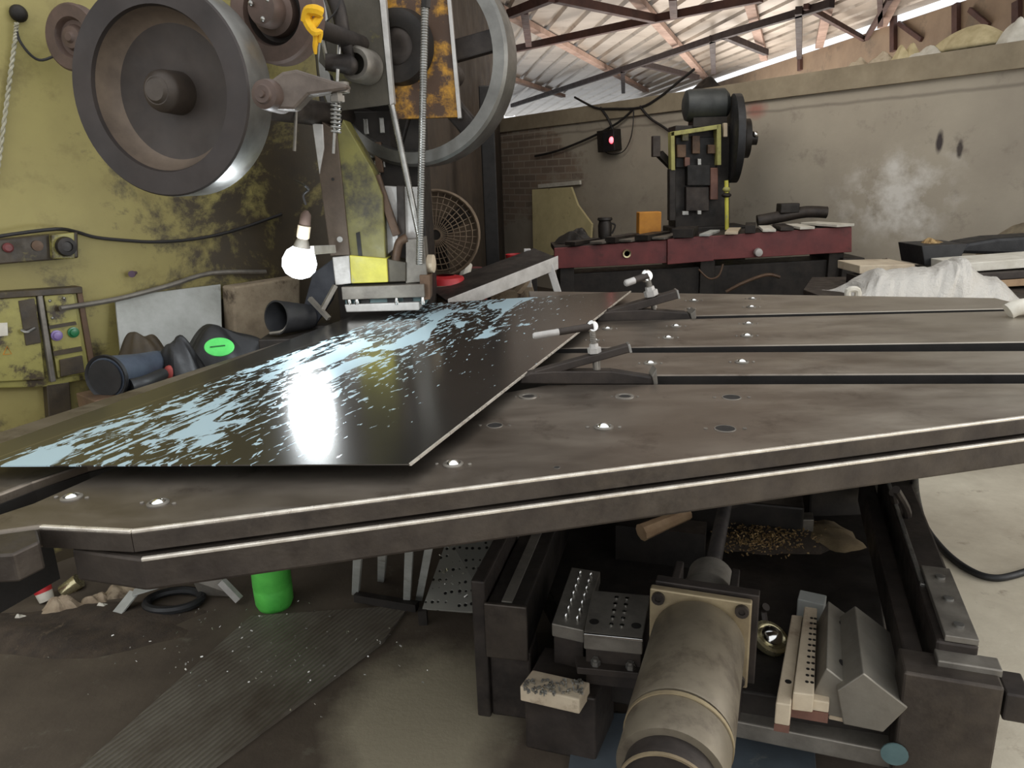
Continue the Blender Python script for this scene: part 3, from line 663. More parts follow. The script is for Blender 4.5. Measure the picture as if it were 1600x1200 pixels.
# dark gearing between plates and slide
o = plate([(532, 174), (655, 172), (660, 290), (600, 300), (575, 240)], 3.2, .2).build('gear_case', M_DARK, press, bevel=.006)
for q in ((572, 198), (597, 196), (598, 250), (582, 235), (590, 262)):
    p = pY(q[0], q[1], 3.195); MB().bar(p-Zv*.03, p+Zv*.03, .02, .012, (0, 1, 0)).build('link_pin', M_STEEL, press, bevel=.003)
p = pY(592, 246, 3.18); MB().bar(p-Zv*.06, p+Zv*.06, .03, .03, (0, 1, 0)).build('toggle', M_RUSTY, press, bevel=.004)
# threaded rods
def rod(a, b, r, y0, y1):
    A, B = pY(a[0], a[1], y0), pY(b[0], b[1], y1); L = (B-A).length; n = int(L/.009); pr = []
    for i in range(n): pr += [(r, L*i/n), (r*.88, L*(i+.5)/n)]
    MB().lathe(A, B-A, pr, 14).build('threaded_rod', M_STEEL, press, True)
rod((665, -30), (655, 415), .0145, 2.93, 2.93); rod((612, 164), (656, 372), .013, 2.95, 2.93)
MB().cyl(pY(666, -20, 2.93), pY(665, 12, 2.93), .018, seg=6).build('rod_nut', M_DARK, press)
# punch holder
MB().box(V((0, ys+.06, 0))+V((pY(600, 455, ys).x, 0, pY(600, 455, ys).z)), (mpx(128, pY(600, 460, ys)), .17, mpx(20, pY(600, 460, ys)))).build('punch_holder', M_GREY, press, bevel=.003)
plate([(536, 446), (666, 443), (666, 475), (540, 478)], ys+.02, .1).build('punch_block', M_TEAL, press, bevel=.003)
for q in ((570, 465), (612, 464), (637, 463)):
    p = pY(q[0], q[1], ys+.017); MB().box(p, (mpx(14, p), .012, mpx(16, p))).build('punch_window', M_GAP, press)
for q in (545, 557, 619, 660):
    p = pY(q, 462, ys-.005); rr = mpx(1, p); MB().lathe(p-Zv*rr*14, Zv, [(rr*3, 0), (rr*4, rr*4), (rr*2.4, rr*10), (rr*2.4, rr*20), (rr*4, rr*24), (rr*4, rr*28)], 14).build('stripper_bolt', M_BRIGHT, press, True)
plate([(538, 476), (655, 472), (655, 485), (541, 488)], ys-.01, .15).build('stripper_plate', M_PALE, press, bevel=.004)
plate([(655, 430), (672, 430), (672, 468), (658, 470)], ys-.005, .1).build('side_latch', M_RUSTY, press, bevel=.003)

rg = thing('yellow_rag', 'torn yellow rag knotted on the press beside the small upper pulley', 'rag', pY(490, 78, 2.36))
b = MB(); b.tube([pY(478, 34, 2.36), pY(482, 18, 2.35), pY(492, 16, 2.34), pY(502, 20, 2.35)], .016, 8); b.tube([pY(478, 26, 2.36), pY(488, 40, 2.35), pY(500, 24, 2.36)], .011, 8)
b.build('knot', M_RIB, rg, True)
MB().tube([pY(482, 34, 2.36), pY(486, 44, 2.34), pY(494, 56, 2.35), pY(492, 72, 2.35), pY(493, 84, 2.36)], lambda t: .017*(1-t*.75), 7).build('tail', M_RIB, rg, True)
MB().tube([pY(484, 36, 2.36), pY(490, 50, 2.33), pY(501, 50, 2.34), pY(499, 66, 2.35)], lambda t: .013*(1-t*.6), 7).build('tail', M_RIB, rg, True)

# ---- hanging lamp
yb = 2.55
lamp = thing('hanging_bulb', 'lit white bulb hanging from a brown socket in front of the press', 'lamp', pY(470, 440, yb))
MB().tube([pY(478, 320, yb), pY(474, 305, yb), pY(482, 296, yb), pY(476, 290, yb), pY(470, 286, yb+.3), pY(462, 282, 3.2)], .004).build('cord', M_CORD, lamp, True)
c = pY(477, 340, yb); ax = (pY(468, 410, yb)-pY(478, 335, yb)).normalized(); rr = mpx(1, c)
o = MB().lathe(pY(478, 335, yb), ax, [(rr*3, -rr*6), (rr*8, 0), (rr*9, rr*16), (rr*7, rr*17)], 24).build('socket_cap', M_PINK, lamp, True)
MB().lathe(pY(478, 335, yb), ax, [(rr*7, rr*17), (rr*10, rr*18), (rr*10, rr*36), (rr*8, rr*38)], 24).build('socket', M_BEIGE, lamp, True)
MB().lathe(pY(478, 335, yb), ax, [(rr*8, rr*38), (rr*10, rr*42), (rr*13, rr*52)], 24, False).build('bulb_neck', M_GREY, lamp, True)
MB().lathe(pY(478, 335, yb), ax, [(rr*13, rr*52), (rr*22, rr*60), (rr*27, rr*74), (rr*26, rr*86), (rr*19, rr*96), (rr*9, rr*101), (0, rr*102)], 32, False).build('glass_bulb', M_BULB, lamp, True)
MB().bar(pY(488, 391, yb), pY(522, 389, 2.9), .014, .03).build('bracket', M_PALE, lamp, bevel=.002)
pl = bpy.data.lights.new('bulb_light', 'POINT'); pl.energy = 9; pl.color = (.86, .94, 1); pl.shadow_soft_size = .06
po = bpy.data.objects.new('bulb_light', pl); C.objects.link(po); po.location = pY(463, 428, yb-.09)

# ================================================================== LEFT WALL FITTINGS
pull = thing('electric_motor', 'small dusty motor with a reddish pulley on the yellow wall behind the big flywheel', 'motor', pWL(112, 120))
c = pWL(110, 58, .28); rr = mpx(1, c)
o = MB().lathe(c, AX, [(rr*26, .02), (rr*30, 0), (rr*47, 0), (rr*50, .006), (rr*47, .02), (rr*50, .035), (rr*48, .04), (rr*20, .04)], 44, False).build('pulley', M_PINK, pull, True)
MB().lathe(c, AX, [(0, -.012), (rr*6, -.012), (rr*9, -.002), (rr*16, 0), (rr*20, .02), (rr*27, .02)], 32, False).build('hub', M_PINK, o, True)
MB().lathe(c+AX*.04, AX, [(rr*20, 0), (rr*40, .02), (rr*40, .11), (rr*30, .13)], 32).build('motor_body', M_DARK, pull, True)
MB().bar(c+AX*.12-Zv*rr*40, c+AX*.12-Zv*rr*62, .12, .10).build('motor_foot', M_DARK, pull, bevel=.004)

def wl_box(px0, py0, px1, py1, dep, off=0):
    a, b_, c_, d_ = pWL(px0, py0, off), pWL(px1, py0, off), pWL(px1, py1, off), pWL(px0, py1, off)
    return MB().prism([a, b_, c_, d_], WLn*dep)
def wl_quad(pts, dep, off=0): return MB().prism([pWL(*p, off) for p in pts], WLn*dep)
holder = thing('pendant_switch', 'small dark oval switch on the yellow wall with white cord hanging', 'switch', pWL(28, 32))
MB().ball(pWL(29, 21, .02), mpx(13, pWL(29, 21)), (1, .8, 1), 18, (WLd, WLn, Zv)).build('switch_body', M_DARK, holder, True)
cw = [pWL(26, 36, .03), pWL(24, 60, .025), pWL(17, 110, .02), pWL(9, 170, .02), pWL(0, 240, .02), pWL(-8, 300, .02)]
b = MB(); pts2 = []; pts3 = []
for i in range(len(cw)-1):
    for k in range(14):
        t = k/14; q = cw[i]+(cw[i+1]-cw[i])*t; a = (i*14+k)*1.1; e = WLd*math.cos(a)*.0045+WLn*math.sin(a)*.0045; pts2.append(q+e); pts3.append(q-e)
b.tube(pts2, .0045, 6, 1); b.tube(pts3, .0045, 6, 1); tag(b.build('twisted_cord', M_CORDW, smooth=True), 'twisted dirty white cord hanging down the left edge of the yellow wall', 'cord')
tag(MB().tube([pWL(25, 40, .03), pWL(30, 62, .03), pWL(48, 86, .03), pWL(66, 94, .03), pWL(92, 84, .05)], .005).build('wire', M_CORD, smooth=True), 'short dark wire looping from the wall switch towards the motor', 'cable')

# long switch trough
tr = thing('switch_trough', 'long dark greasy switch box high on the yellow wall, above the button panel', 'switch box', pWL(50, 412))
wl_quad([(-60, 377), (112, 362), (113, 402), (-60, 416)], .07).build('trough_body', M_PANELD, tr, bevel=.006)
MB().lathe(pWL(12, 387, .07), WLn, [(.018, 0), (.018, .008), (.012, .014), (0, .015)], 20).build('red_button', M_RED, tr, True)
MB().lathe(pWL(58, 384, .07), WLn, [(.02, 0), (.02, .006), (0, .007)], 20).build('indicator', M_RUSTY, tr, True)
wl_quad([(76, 366), (112, 363), (113, 404), (78, 404)], .03, .07).build('end_cover', M_PANEL, tr, bevel=.004)
MB().lathe(pWL(101, 385, .10), WLn, [(.034, 0), (.038, .012), (.034, .03), (.02, .032), (.018, .024), (0, .024)], 24).build('rotary_knob', M_DARK, tr, True)
# control panel
cp = thing('control_panel', 'grimy yellow control panel with purple and green push buttons on the left wall', 'control panel', pWL(60, 600))
wl_quad([(-60, 462), (118, 450), (140, 588), (60, 602), (-60, 604)], .05).build('cabinet', M_PANEL, cp, bevel=.004)
wl_quad([(-60, 458), (118, 446), (119, 456), (-60, 468)], .075).build('top_hood', M_PANELD, cp, bevel=.003)
dr = wl_quad([(-60, 470), (54, 463), (68, 592), (-60, 598)], .018, .05).build('cabinet_door', M_PANEL, cp, bevel=.003)
wl_quad([(28, 470), (53, 466), (64, 535), (40, 540)], .006, .066).build('grease_recess', M_PANELD, dr, bevel=.002)
MB().tube([pWL(34, 516, .08), pWL(42, 519, .095), pWL(54, 513, .08)], .006).build('door_handle', M_STEEL, dr, True)
wl_quad([(-8, 505), (11, 504), (12, 524), (-8, 526)], .004, .068).build('label_plate', M_WHITE, dr)
a, b_, c_ = pWL(5, 554, .069), pWL(18, 553, .069), pWL(11, 541, .069)
MB().tube([a, b_, c_, a], .0016, 6, 1).build('warning_triangle', M_ORANGE, dr)
wl_quad([(55, 462), (63, 461), (84, 594), (76, 596)], .03, .05).build('divider_rail', M_GREY, cp, bevel=.003)
bp = wl_quad([(66, 462), (113, 458), (132, 582), (88, 590)], .02, .05).build('button_plate', M_PANEL, cp, bevel=.003)
wl_quad([(75, 509), (117, 502), (119, 507), (76, 514)], .008, .07).build('slot_label', M_PANELD, bp)
wl_quad([(82, 549), (126, 541), (128, 548), (83, 556)], .008, .07).build('slot_label', M_PANELD, bp)
MB().lathe(pWL(88, 524, .07), WLn, [(.021, 0), (.021, .008), (.015, .009), (.014, .02), (0, .023)], 22).build('purple_button', M('purple_plastic', (132, 112, 160), (110, 90, 138), .35), bp, True)
MB().lathe(pWL(114, 519, .07), WLn, [(.021, 0), (.021, .008), (.015, .009), (.014, .02), (0, .023)], 22).build('green_button', M('dark_green_plastic', (36, 110, 66), (26, 86, 52), .35), bp, True)
wl_quad([(92, 562), (127, 555), (131, 581), (94, 588)], .012, .07).build('rating_plate', M_PANELD, bp, bevel=.002)
for q in ((78, 470), (100, 466), (82, 497)): MB().ball(pWL(q[0], q[1], .071), .006, seg=10).build('screw', M_STEEL, bp, True)
wl_quad([(110, 446), (119, 446), (143, 580), (134, 586)], .06).build('side_flange', M_RUSTY, cp, bevel=.003)
wl_quad([(66, 598), (102, 594), (110, 700), (74, 710)], .05).build('conduit_post', M_PANELD, cp, bevel=.004)
# cables, pole and peg
tag(MB().tube([pWL(-40, 376, .09), pWL(20, 366, .085), (pWL(88, 358, .11)), pWL(118, 362, .04), pWL(150, 371, .02), pWL(200, 376, .015), pWL(245, 378, .015), pWL(300, 374, .015), pWL(360, 362, .015), pWL(440, 335, .02)], .007).build('wall_cable', M_CORD, smooth=True),
    'thin dark cable sagging along the yellow wall above the pole', 'cable')
tag(MB().tube([pWL(94, 482, .1), pWL(180, 468, .06), pWL(262, 447, .05), pWL(330, 427, .045), pWL(415, 425, .045)], .011).build('bent_pole', M_GREY, smooth=True), 'long thin bent grey pole slanting along the wall above the pale board', 'pole')
pg = tag(MB().lathe(pWL(212, 426, .0), (WLn-WLd*.8), [(.007, 0), (.007, .04), (.014, .045), (.014, .055)], 14).build('wall_hook', M('dull_purple', (92, 70, 88), None, .5), smooth=True), 'small purple peg sticking out of the yellow wall left of the lit bulb', 'hook')
# bench along the wall, with its clutter
BZ = .80
bn = thing('side_bench', 'rough dark wooden bench along the wall behind the steel sheet', 'bench', (-1.05, 2.4, 0))
def w2(px, off, z): q = pWL(px, 500, off); return V((q.x, q.y, z))
MB().prism([w2(120, .02, BZ), w2(470, .02, BZ), w2(470, .60, BZ), w2(120, .80, BZ)], (0, 0, -.04)).build('bench_top', M_DARK, bn, bevel=.003)
for a in ((135, .06), (135, .40), (455, .06), (455, .40)): q = w2(a[0], a[1], 0); MB().box(q+Zv*.38, (.06, .06, .76), (WLd, WLn, Zv)).build('leg', M_DARK, bn, bevel=.003)
bd = tag(MB().prism([pWL(178, 464, .035), pWL(343, 444, .035), pWL(346, 552, .13), pWL(190, 580, .13)], WLn*.012).build('leaning_board', M_BOARD, bevel=.002), 'pale grey sheet of board leaning on the yellow wall', 'board')
tag(MB().prism([pWL(346, 446, .05), pWL(452, 430, .05), pWL(452, 545, .05), pWL(352, 552, .05)], WLn*.10).build('cement_block', M_BLOCK, bevel=.01), 'rough brown cement block beside the pale board', 'block')
# rubber boot lying on its side
def benchP(px, py, z=BZ): return pZ(px, py, z)
bt = thing('rubber_boot', 'dark blue rubber boot lying on its side at the left end of the bench', 'boot', pZ(200, 606, BZ))
b0 = pY(166, 590, 2.35); b1 = pY(250, 566, 2.62)
sh_ = [b0, b0.lerp(b1, .35)+Zv*.0, b0.lerp(b1, .75), b1]
MB().tube([b0, b0.lerp(b1, .3), b0.lerp(b1, .65), b1+Zv*.005], lambda t: .072-.034*t, 20).build('shaft', M_BLUEBLK, bt, True)
d = (b0-b1).normalized(); MB().lathe(b0+d*.001, d, [(0, -.02), (.053, -.015), (.066, .0), (.075, .004), (.075, -.01)], 28, False).build('boot_opening', M_BLK, bt, True)
MB().lathe(b0+d*.006, d, [(0, 0), (.06, 0), (.06, .001), (0, .001)], 24).build('dark_mouth', M_GAP, bt)
MB().tube([b1-d*-.02, b1+V((.03, .02, .02)), b1+V((.05, .01, .045))], lambda t: .034-.012*t, 14).build('foot', M_BLUEBLK, bt, True)
tag(MB().tube([pY(205, 605, 2.36), pY(228, 598, 2.4), pY(255, 584, 2.5)], lambda t: .03-.01*t, 12).build('rubber_boot', M_BLK, smooth=True), 'second black rubber boot squashed flat against the blue one', 'boot')
tag(MB().box(V((pY(205, 622, 2.42).x, 2.44, .831)), (.30, .16, .06), (WLd, WLn, Zv)).build('wooden_crate', M_RUSTY, bevel=.004), 'low brown box under the dark blue rubber boot', 'box')
bgp = pY(282, 575, 2.62)
bag = thing('black_bag', 'black cloth bundle with a small red patch on the bench by the pale board', 'bag', (bgp.x, bgp.y, BZ))
MB().heap((bgp.x, bgp.y, BZ), .11, .09, .19, 5, .15).build('bundle', M_BLK, bag, True, sub=1)
MB().ball(V((bgp.x-.01, bgp.y-.065, BZ+.07)), .034, (.7, .5, 1), 14).build('red_patch', M('red_print', (150, 62, 52), (120, 40, 40), .7), bag, True)
p = pY(352, 572, 2.85); tag(MB().heap((p.x, p.y, BZ), .25, .14, .17, 9, .2).build('black_rags', M_BLK, smooth=True, sub=1), 'low heap of black rags behind the green dish', 'rags')
p = pY(228, 560, 2.95); tag(MB().heap((p.x, p.y, BZ), .12, .08, .15, 12, .15).build('brown_bundle', M_PANELD, smooth=True, sub=1), 'dull brown bundle against the pale board behind the rubber boot', 'bundle')
# green lid with a notch
p = pY(343, 543, 2.62); nrm = V((.15, -.75, .65)).normalized(); e1 = V((1, .1, -.12)); e1 = (e1-nrm*e1.dot(nrm)).normalized(); e2 = nrm.cross(e1)
b = MB(); pts = []
for i in range(40):
    a = 2*math.pi*i/40; pts.append(p+e1*math.cos(a)*.052+e2*math.sin(a)*.038)
b.prism(pts, nrm*.006); lid = thing('oval_dish', 'bright green oval plastic dish with a dark notch on the black rags', 'dish', p-Zv*.03)
b.build('dish_body', M_LIME, lid, bevel=.002)
MB().bar(p-e1*.03-e2*.004+nrm*.0075, p+e1*.02+e2*.006+nrm*.0075, .004, .003, nrm).build('notch', M('deep_green', (24, 90, 40), None, .5), lid)
# dark bucket and tilted black hopper
p = pY(450, 492, 2.85)
tag(MB().box((p.x, p.y+.02, BZ+.07), (.2, .2, .138)).build('small_crate', M_DARK, bevel=.004), 'dark crate under the tipped black bucket', 'crate')
bk = thing('black_bucket', 'round black bucket tipped on its side behind the steel sheet', 'bucket', (p.x, p.y, BZ+.14))
dax = V((-.5, -.8, .15)).normalized(); p = V((p.x, p.y, BZ+.208))
MB().lathe(p, dax, [(0, -.10), (.05, -.10), (.066, .06), (.06, .06), (.048, -.09), (0, -.09)], 30, False).build('bucket_shell', M_BLK, bk, True)
MB().tube([p+dax*.05+V((.05, 0, 0)), p+dax*.08+V((.04, 0, -.05)), p+dax*.06+V((-.03, 0, -.06))], .006).build('bucket_handle', M_GREY, bk, True)
hp = thing('chip_chute', 'dark tilted metal chute leaning below the lit bulb', 'chute', pZ(500, 505, BZ))
plate([(468, 502), (488, 428), (520, 404), (528, 420), (518, 470), (490, 512)], 2.95, .04).build('chute_plate', M('slate_black', (26, 27, 34), (18, 19, 25), .6), hp, bevel=.004)
MB().bar(pY(484, 466, 2.9), pY(514, 498, 2.86), .016, .016).build('chute_stay', M_GREY, hp)
MB().bar(pY(502, 486, 2.88), pY(524, 446, 2.92), .016, .016).build('chute_stay', M_GREY, hp)
MB().box(V((pY(500, 505, 2.97).x, 2.99, .475)), (.1, .06, .95)).build('chute_post', M_DARK, hp)

# ================================================================== BEHIND THE PRESS
fn = thing('pedestal_fan', 'dusty brown round fan standing in the dark corner behind the press', 'fan', (pY(690, 370, 4.3).x, 4.35, 0))
c = pY(684, 365, 4.3); rf = mpx(66, c); fd = V((-.15, -.98, -.05)).normalized(); e1 = fd.orthogonal().normalized(); e2 = fd.cross(e1)
M_FAN = M('dusty_brown_mesh', (122, 104, 84), (96, 80, 64), .85, 0, 14); M_FAND = M('sooty_fan_metal', (52, 45, 39), (38, 33, 29), .6, .3)
cg = MB()
for k in range(1, 8): cg.tube([c+fd*(.05*math.cos(k/8*1.4))+(e1*math.cos(2*math.pi*i/36)+e2*math.sin(2*math.pi*i/36))*rf*k/7 for i in range(37)], .0035 if k < 7 else .009, 5, 1)
for i in range(36):
    a = 2*math.pi*i/36; dd = e1*math.cos(a)+e2*math.sin(a); cg.tube([c+fd*.055+dd*rf*.12, c+fd*.045+dd*rf*.55, c+dd*rf], .003, 4, 2)
cg.build('fan_guard', M_FAN, fn, True)
MB().lathe(c-fd*.06, fd, [(0, 0), (rf*.96, 0), (rf, .02), (rf, .05)], 40, False).build('rear_guard', M_FAN, fn, True)
MB().lathe(c, fd, [(0, .05), (rf*.17, .045), (rf*.2, .02), (rf*.2, -.2)], 24).build('fan_hub', M_FAND, fn, True)
for i in range(3):
    a = .9+i*2.09; dd = e1*math.cos(a)+e2*math.sin(a); MB().bar(c+dd*rf*.15, c+dd*rf*.88, .09, .008, fd+dd.cross(fd)*.5).build('fan_blade', M_FAND, fn, bevel=.002)
MB().cyl((c.x, c.y+.12, 0), (c.x, c.y+.12, c.z), .03).build('fan_pole', M_FAND, fn, True)
MB().lathe((c.x, c.y+.12, 0), Zv, [(.25, 0), (.25, .02), (.05, .05)], 28).build('fan_base', M_FAND, fn, True)
p = pY(767, 330, 7.2); tag(MB().box((p.x, 7.2, 1.15), (.13, .13, 2.3)).build('steel_post', M_GAP, bevel=.01), 'black upright post at the left end of the grey back wall', 'post')
# sack with a red band
sp_ = pY(693, 470, 3.75); sk = thing('woven_sack', 'pale woven sack with a red top band standing behind the punch', 'sack', (sp_.x, 3.93, 0))
sz = pY(693, 437, 3.75).z
MB().lathe((sp_.x, 3.93, 0), Zv, [(0, 0), (.11, 0), (.12, .2), (.12, sz-.16), (.105, sz-.04)], 22, False).build('sack_body', M_SACK, sk, True)
MB().lathe((sp_.x, 3.93, 0), Zv, [(.107, sz-.042), (.105, sz-.03), (.095, sz-.01), (.05, sz)], 22, False).build('sack_band', M_REDB, sk, True)
p = pY(806, 418, 6.2); rb = thing('red_bucket', 'small red plastic bucket far back left of the red bench', 'bucket', (p.x, 6.2, p.z-.02))
MB().lathe((p.x, 6.2, p.z-.02), Zv, [(0, 0), (.065, 0), (.085, .13), (.08, .13), (.06, .01)], 24, False).build('bucket_shell', M_REDB, rb, True)
MB().tube([(p.x-.08, 6.2, p.z+.1), (p.x-.06, 6.16, p.z+.04), (p.x, 6.13, p.z+.02), (p.x+.06, 6.16, p.z+.04), (p.x+.08, 6.2, p.z+.1)], .004).build('bucket_handle', M_GREY, rb, True)
tag(MB().box((p.x, 6.25, (p.z-.02)/2), (.34, .34, p.z-.02)).build('old_crate', M_DARK, bevel=.005), 'dark crate under the small red bucket', 'crate')
p = pY(742, 418, 6.0); tag(MB().lathe((p.x-.02, 6.0, 0), Zv, [(0, 0), (.1, 0), (.11, p.z-.1), (.08, p.z), (0, p.z)], 20, False).build('red_drum', M('faded_red', (110, 46, 46), (84, 38, 38), .6), smooth=True), 'dull red drum in the shadow behind the press tool', 'drum')
p = pY(730, 432, 5.0); bk_ = thing('crumpled_bag', 'crumpled pale plastic bag hanging in the shadow beside the fan', 'bag', (p.x, 5.0, 0))
MB().tube([pY(726, 440, 5.0), pY(728, 425, 4.98), pY(734, 412, 5.0)], lambda t: .05-.03*t, 9).build('bag_body', M_WHITE, bk_, True)
MB().box((p.x, 5.12, .45), (.2, .16, .9)).build('bag_stand', M_DARK, bk_)

# slanted stand between press and red bench
stn = thing('slanted_stand', 'low grey metal stand with a sloping top at the far table end', 'stand', (.15, 3.9, 0))
A, B = pY(700, 471, 3.55), pY(872, 403, 4.1); A2, B2 = A+V((-.12, .30, .03)), B+V((-.12, .30, .03))
MB().prism([A+Zv*.0, B, B2, A2], (0, 0, -.012)).build('stand_top', M_CAST, stn, bevel=.002)
MB().prism([A+V((0, -.004, .012)), B+V((0, -.004, .012)), B+V((0, -.004, -.06)), A+V((0, -.004, -.06))], (0, .012, 0)).build('edge_angle', M_PALE, stn, bevel=.002)
L1 = pY(858, 414, 4.08); L2 = V((L1.x+.30, 3.95, 0)); MB().bar(L1, L1+(L2-L1).normalized()*1.2, .04, .04, (0, 1, 0)).build('leg', M_PALE, stn, bevel=.003)
for q in ((B2+V((-.04, -.02, 0))), (A2+V((.05, 0, 0))), (A+V((.1, .02, -.01)))): MB().bar(q, V((q.x, q.y, 0)), .04, .04, (0, 1, 0)).build('leg', M_PALE, stn, bevel=.003)
p = pY(818, 444, 4.05); tag(MB().tube([pY(808, 450, 4.1), pY(818, 440, 4.08), pY(826, 428, 4.1)], lambda t: .04-.015*t, 9).build('pale_rag', M_RAGB, smooth=True), 'pale rag stuffed under the sloping stand', 'rag')
p = pY(800, 452, 4.3); tag(MB().box((p.x, 4.4, p.z/2), (.25, .3, p.z)).build('brown_carton', M_BLOCK, bevel=.006), 'brown carton under the sloping stand', 'carton')

# ================================================================== RED BENCH AND BACK MACHINES
rt = thing('red_bench', 'long bench with a dull red steel front standing before the grey wall', 'bench', (1.6, 6.2, 0))
yl, yr = 6.25, 6.0
def rp(px, py): return pY(px, py, yl+(yr-yl)*(px-870)/460)
def rface(a, b_, t0, t1, b0_, b1_, off=0): return MB().prism([rp(a, t0)-V((0, off, 0)), rp(b_, t1)-V((0, off, 0)), rp(b_, b1_)-V((0, off, 0)), rp(a, b0_)-V((0, off, 0))], (0, .05+off, 0))
rface(866, 1042, 388, 375, 420, 411).build('front_panel', M_RED, rt, bevel=.004)
rface(1042, 1114, 374, 368, 413, 407, .02).build('front_panel', M_RED, rt, bevel=.004)
rface(1114, 1331, 369, 354, 406, 394).build('front_panel', M_RED, rt, bevel=.004)
TB = rp(870, 386).z; TBr = rp(1330, 354).z
def rtop(px, back): # point of bench top
    q = rp(px, 386-(px-870)*32/460); return V((q.x, q.y+back, q.z))
MB().prism([rtop(866, .04), rtop(1331, .04), rtop(1331, .5), rtop(866, .5)], (0, 0, -.04)).build('bench_top', M_CAST, rt, bevel=.004)
o = MB().lathe(rp(979, 396)-V((0, .001, 0)), (0, -1, 0), [(.022, 0), (.022, .02), (.034, .022), (.036, 0)], 22, False).build('bolt_ring', M_BRASS, rt, True)
MB().lathe(rp(979, 396), (0, -1, 0), [(.022, .008), (0, .008)], 18).build('bolt_socket', M_GAP, o)
MB().lathe(rp(1183, 394), (0, -1, .0), [(.03, 0), (.036, .02), (.03, .05), (0, .055)], 20).build('clamp_bolt', M_PALE, rt, True)
for a in (886, 1110, 1315):
    q = rtop(a, .25); MB().box((q.x, q.y, (q.z-.05)/2), (.12, .4, q.z-.05)).build('leg', M_DARK, rt, bevel=.005)
q0, q1 = rp(885, 430), rp(1338, 405)
ub = MB().prism([V((q0.x, q0.y+.08, .05)), V((q1.x, q1.y+.08, .05)), V((q1.x, q1.y+.08, q1.z)), V((q0.x, q0.y+.08, q0.z))], (0, .32, 0)).build('under_body', M_DARK, rt, bevel=.01)
MB().box(rp(1325, 425)+V((.04, .25, -.02)), (.18, .5, .26)).build('end_case', M_DARK, rt, bevel=.01)
MB().tube([rp(1132, 455)-V((0, .04, 0)), rp(1160, 440)-V((0, .05, 0)), rp(1195, 428)-V((0, .05, 0)), rp(1215, 432)-V((0, .05, 0))], .014).build('rusty_chain', M_RUSTY, rt, True)
MB().tube([rp(1090, 420)-V((0, .03, 0)), rp(1105, 434)-V((0, .05, 0)), rp(1120, 430)-V((0, .05, 0)), rp(1128, 412)-V((0, .03, 0))], .008).build('rusty_wire', M_RUSTY, rt, True)
# flat plates laid across the bench
def strip(px, py, L, wd, ang, mat, lab, th=.014, grp='flat steel plates on the red bench', back=.0):
    q = rtop(px, .0); d = V((math.sin(R(ang)), math.cos(R(ang)), 0)); s_ = V((d.y, -d.x, 0)); c0 = q+d*(L/2-.05+back)+Zv*(th/2+.007)
    tag(MB().box(c0, (wd, L, th), (s_, d, Zv)).build('flat_plate', mat, bevel=.002), lab, 'plate', grp)
strip(1314, 0, .42, .17, -18, M_WHITE, 'pale flat plate at the right end of the red bench', .02)
strip(1258, 0, .40, .115, 2, M_WHITE, 'pale flat plate second from the right end of the red bench', .02)
strip(1201, 0, .46, .10, 14, M_WHITE, 'pale flat plate on the red bench above its bright clamp bolt', .02)
strip(1143, 0, .5, .10, 20, M_BEIGE, 'pale flat plate on the red bench below the press post', .02)
strip(1102, 0, .46, .08, 26, M_BOARD, 'narrow greyish plate on the red bench left of the pale ones', .018)
strip(1032, 0, .42, .11, 34, M_GREY, 'grey plate on the red bench below the orange box', .018)
strip(980, 0, .46, .12, 36, M_GREY, 'grey plate on the red bench above the ring bolt', .018)
strip(936, 0, .48, .12, 38, M_GREY, 'grey plate near the left end of the red bench', .018)
strip(896, 0, .4, .10, 38, M_DARK, 'dark plate at the left end of the red bench', .03)
strip(958, 0, .44, .10, 38, M_DARK, 'black bar on the red bench left of the ring bolt', .045)
strip(1006, 0, .44, .12, 36, M_DARK, 'black bar on the red bench right of the ring bolt', .045)
strip(1068, 0, .40, .16, 20, M_DARK, 'thick black block on the red bench under the back press', .07)
strip(1172, 0, .40, .08, 18, M_DARK, 'black bar on the red bench between two pale plates', .06)
strip(1228, 0, .40, .10, 10, M_CAST, 'dark bar on the red bench left of the second pale plate', .03)
q = rtop(1026, .36); tag(MB().box((q.x, q.y, q.z+.105), (.19, .14, .21)).build('orange_box', M_ORANGE, bevel=.006), 'orange metal box on the red bench beside the back press', 'box')
q = rtop(954, .36); pt = thing('tin_pot', 'dark rusty pot on the red bench in front of the cream board', 'pot', (q.x, q.y, q.z))
MB().lathe(q, Zv, [(0, 0), (.055, 0), (.06, .12), (.05, .16), (.066, .17), (.06, .19), (0, .18)], 22, False).build('pot_body', M_DARK, pt, True)
MB().tube([q+V((.05, 0, .14)), q+V((.09, 0, .12)), q+V((.06, 0, .05))], .008).build('pot_handle', M_DARK, pt, True)
q = rtop(905, .3); tag(MB().heap((q.x, q.y, q.z), .16, .1, .10, 33, .4).build('scrap_heap', M_DARK, smooth=True), 'low dark heap of scrap at the left end of the red bench', 'scrap')
a, b_ = rtop(1212, .46)+Zv*.06, rtop(1328, .46)+Zv*.07
tag(MB().tube([a, a.lerp(b_, .35)+Zv*.02, a.lerp(b_, .7)+Zv*.04, b_+Zv*.02], .05, 12).build('dark_roll', M_CAST, smooth=True), 'long dark rolled bundle at the back of the red bench', 'roll')
a = rtop(1262, .46)+Zv*.15; tag(MB().box(a, (.16, .12, .08)).build('black_case', M_DARK, bevel=.008), 'black case on the dark roll at the back of the red bench', 'case')

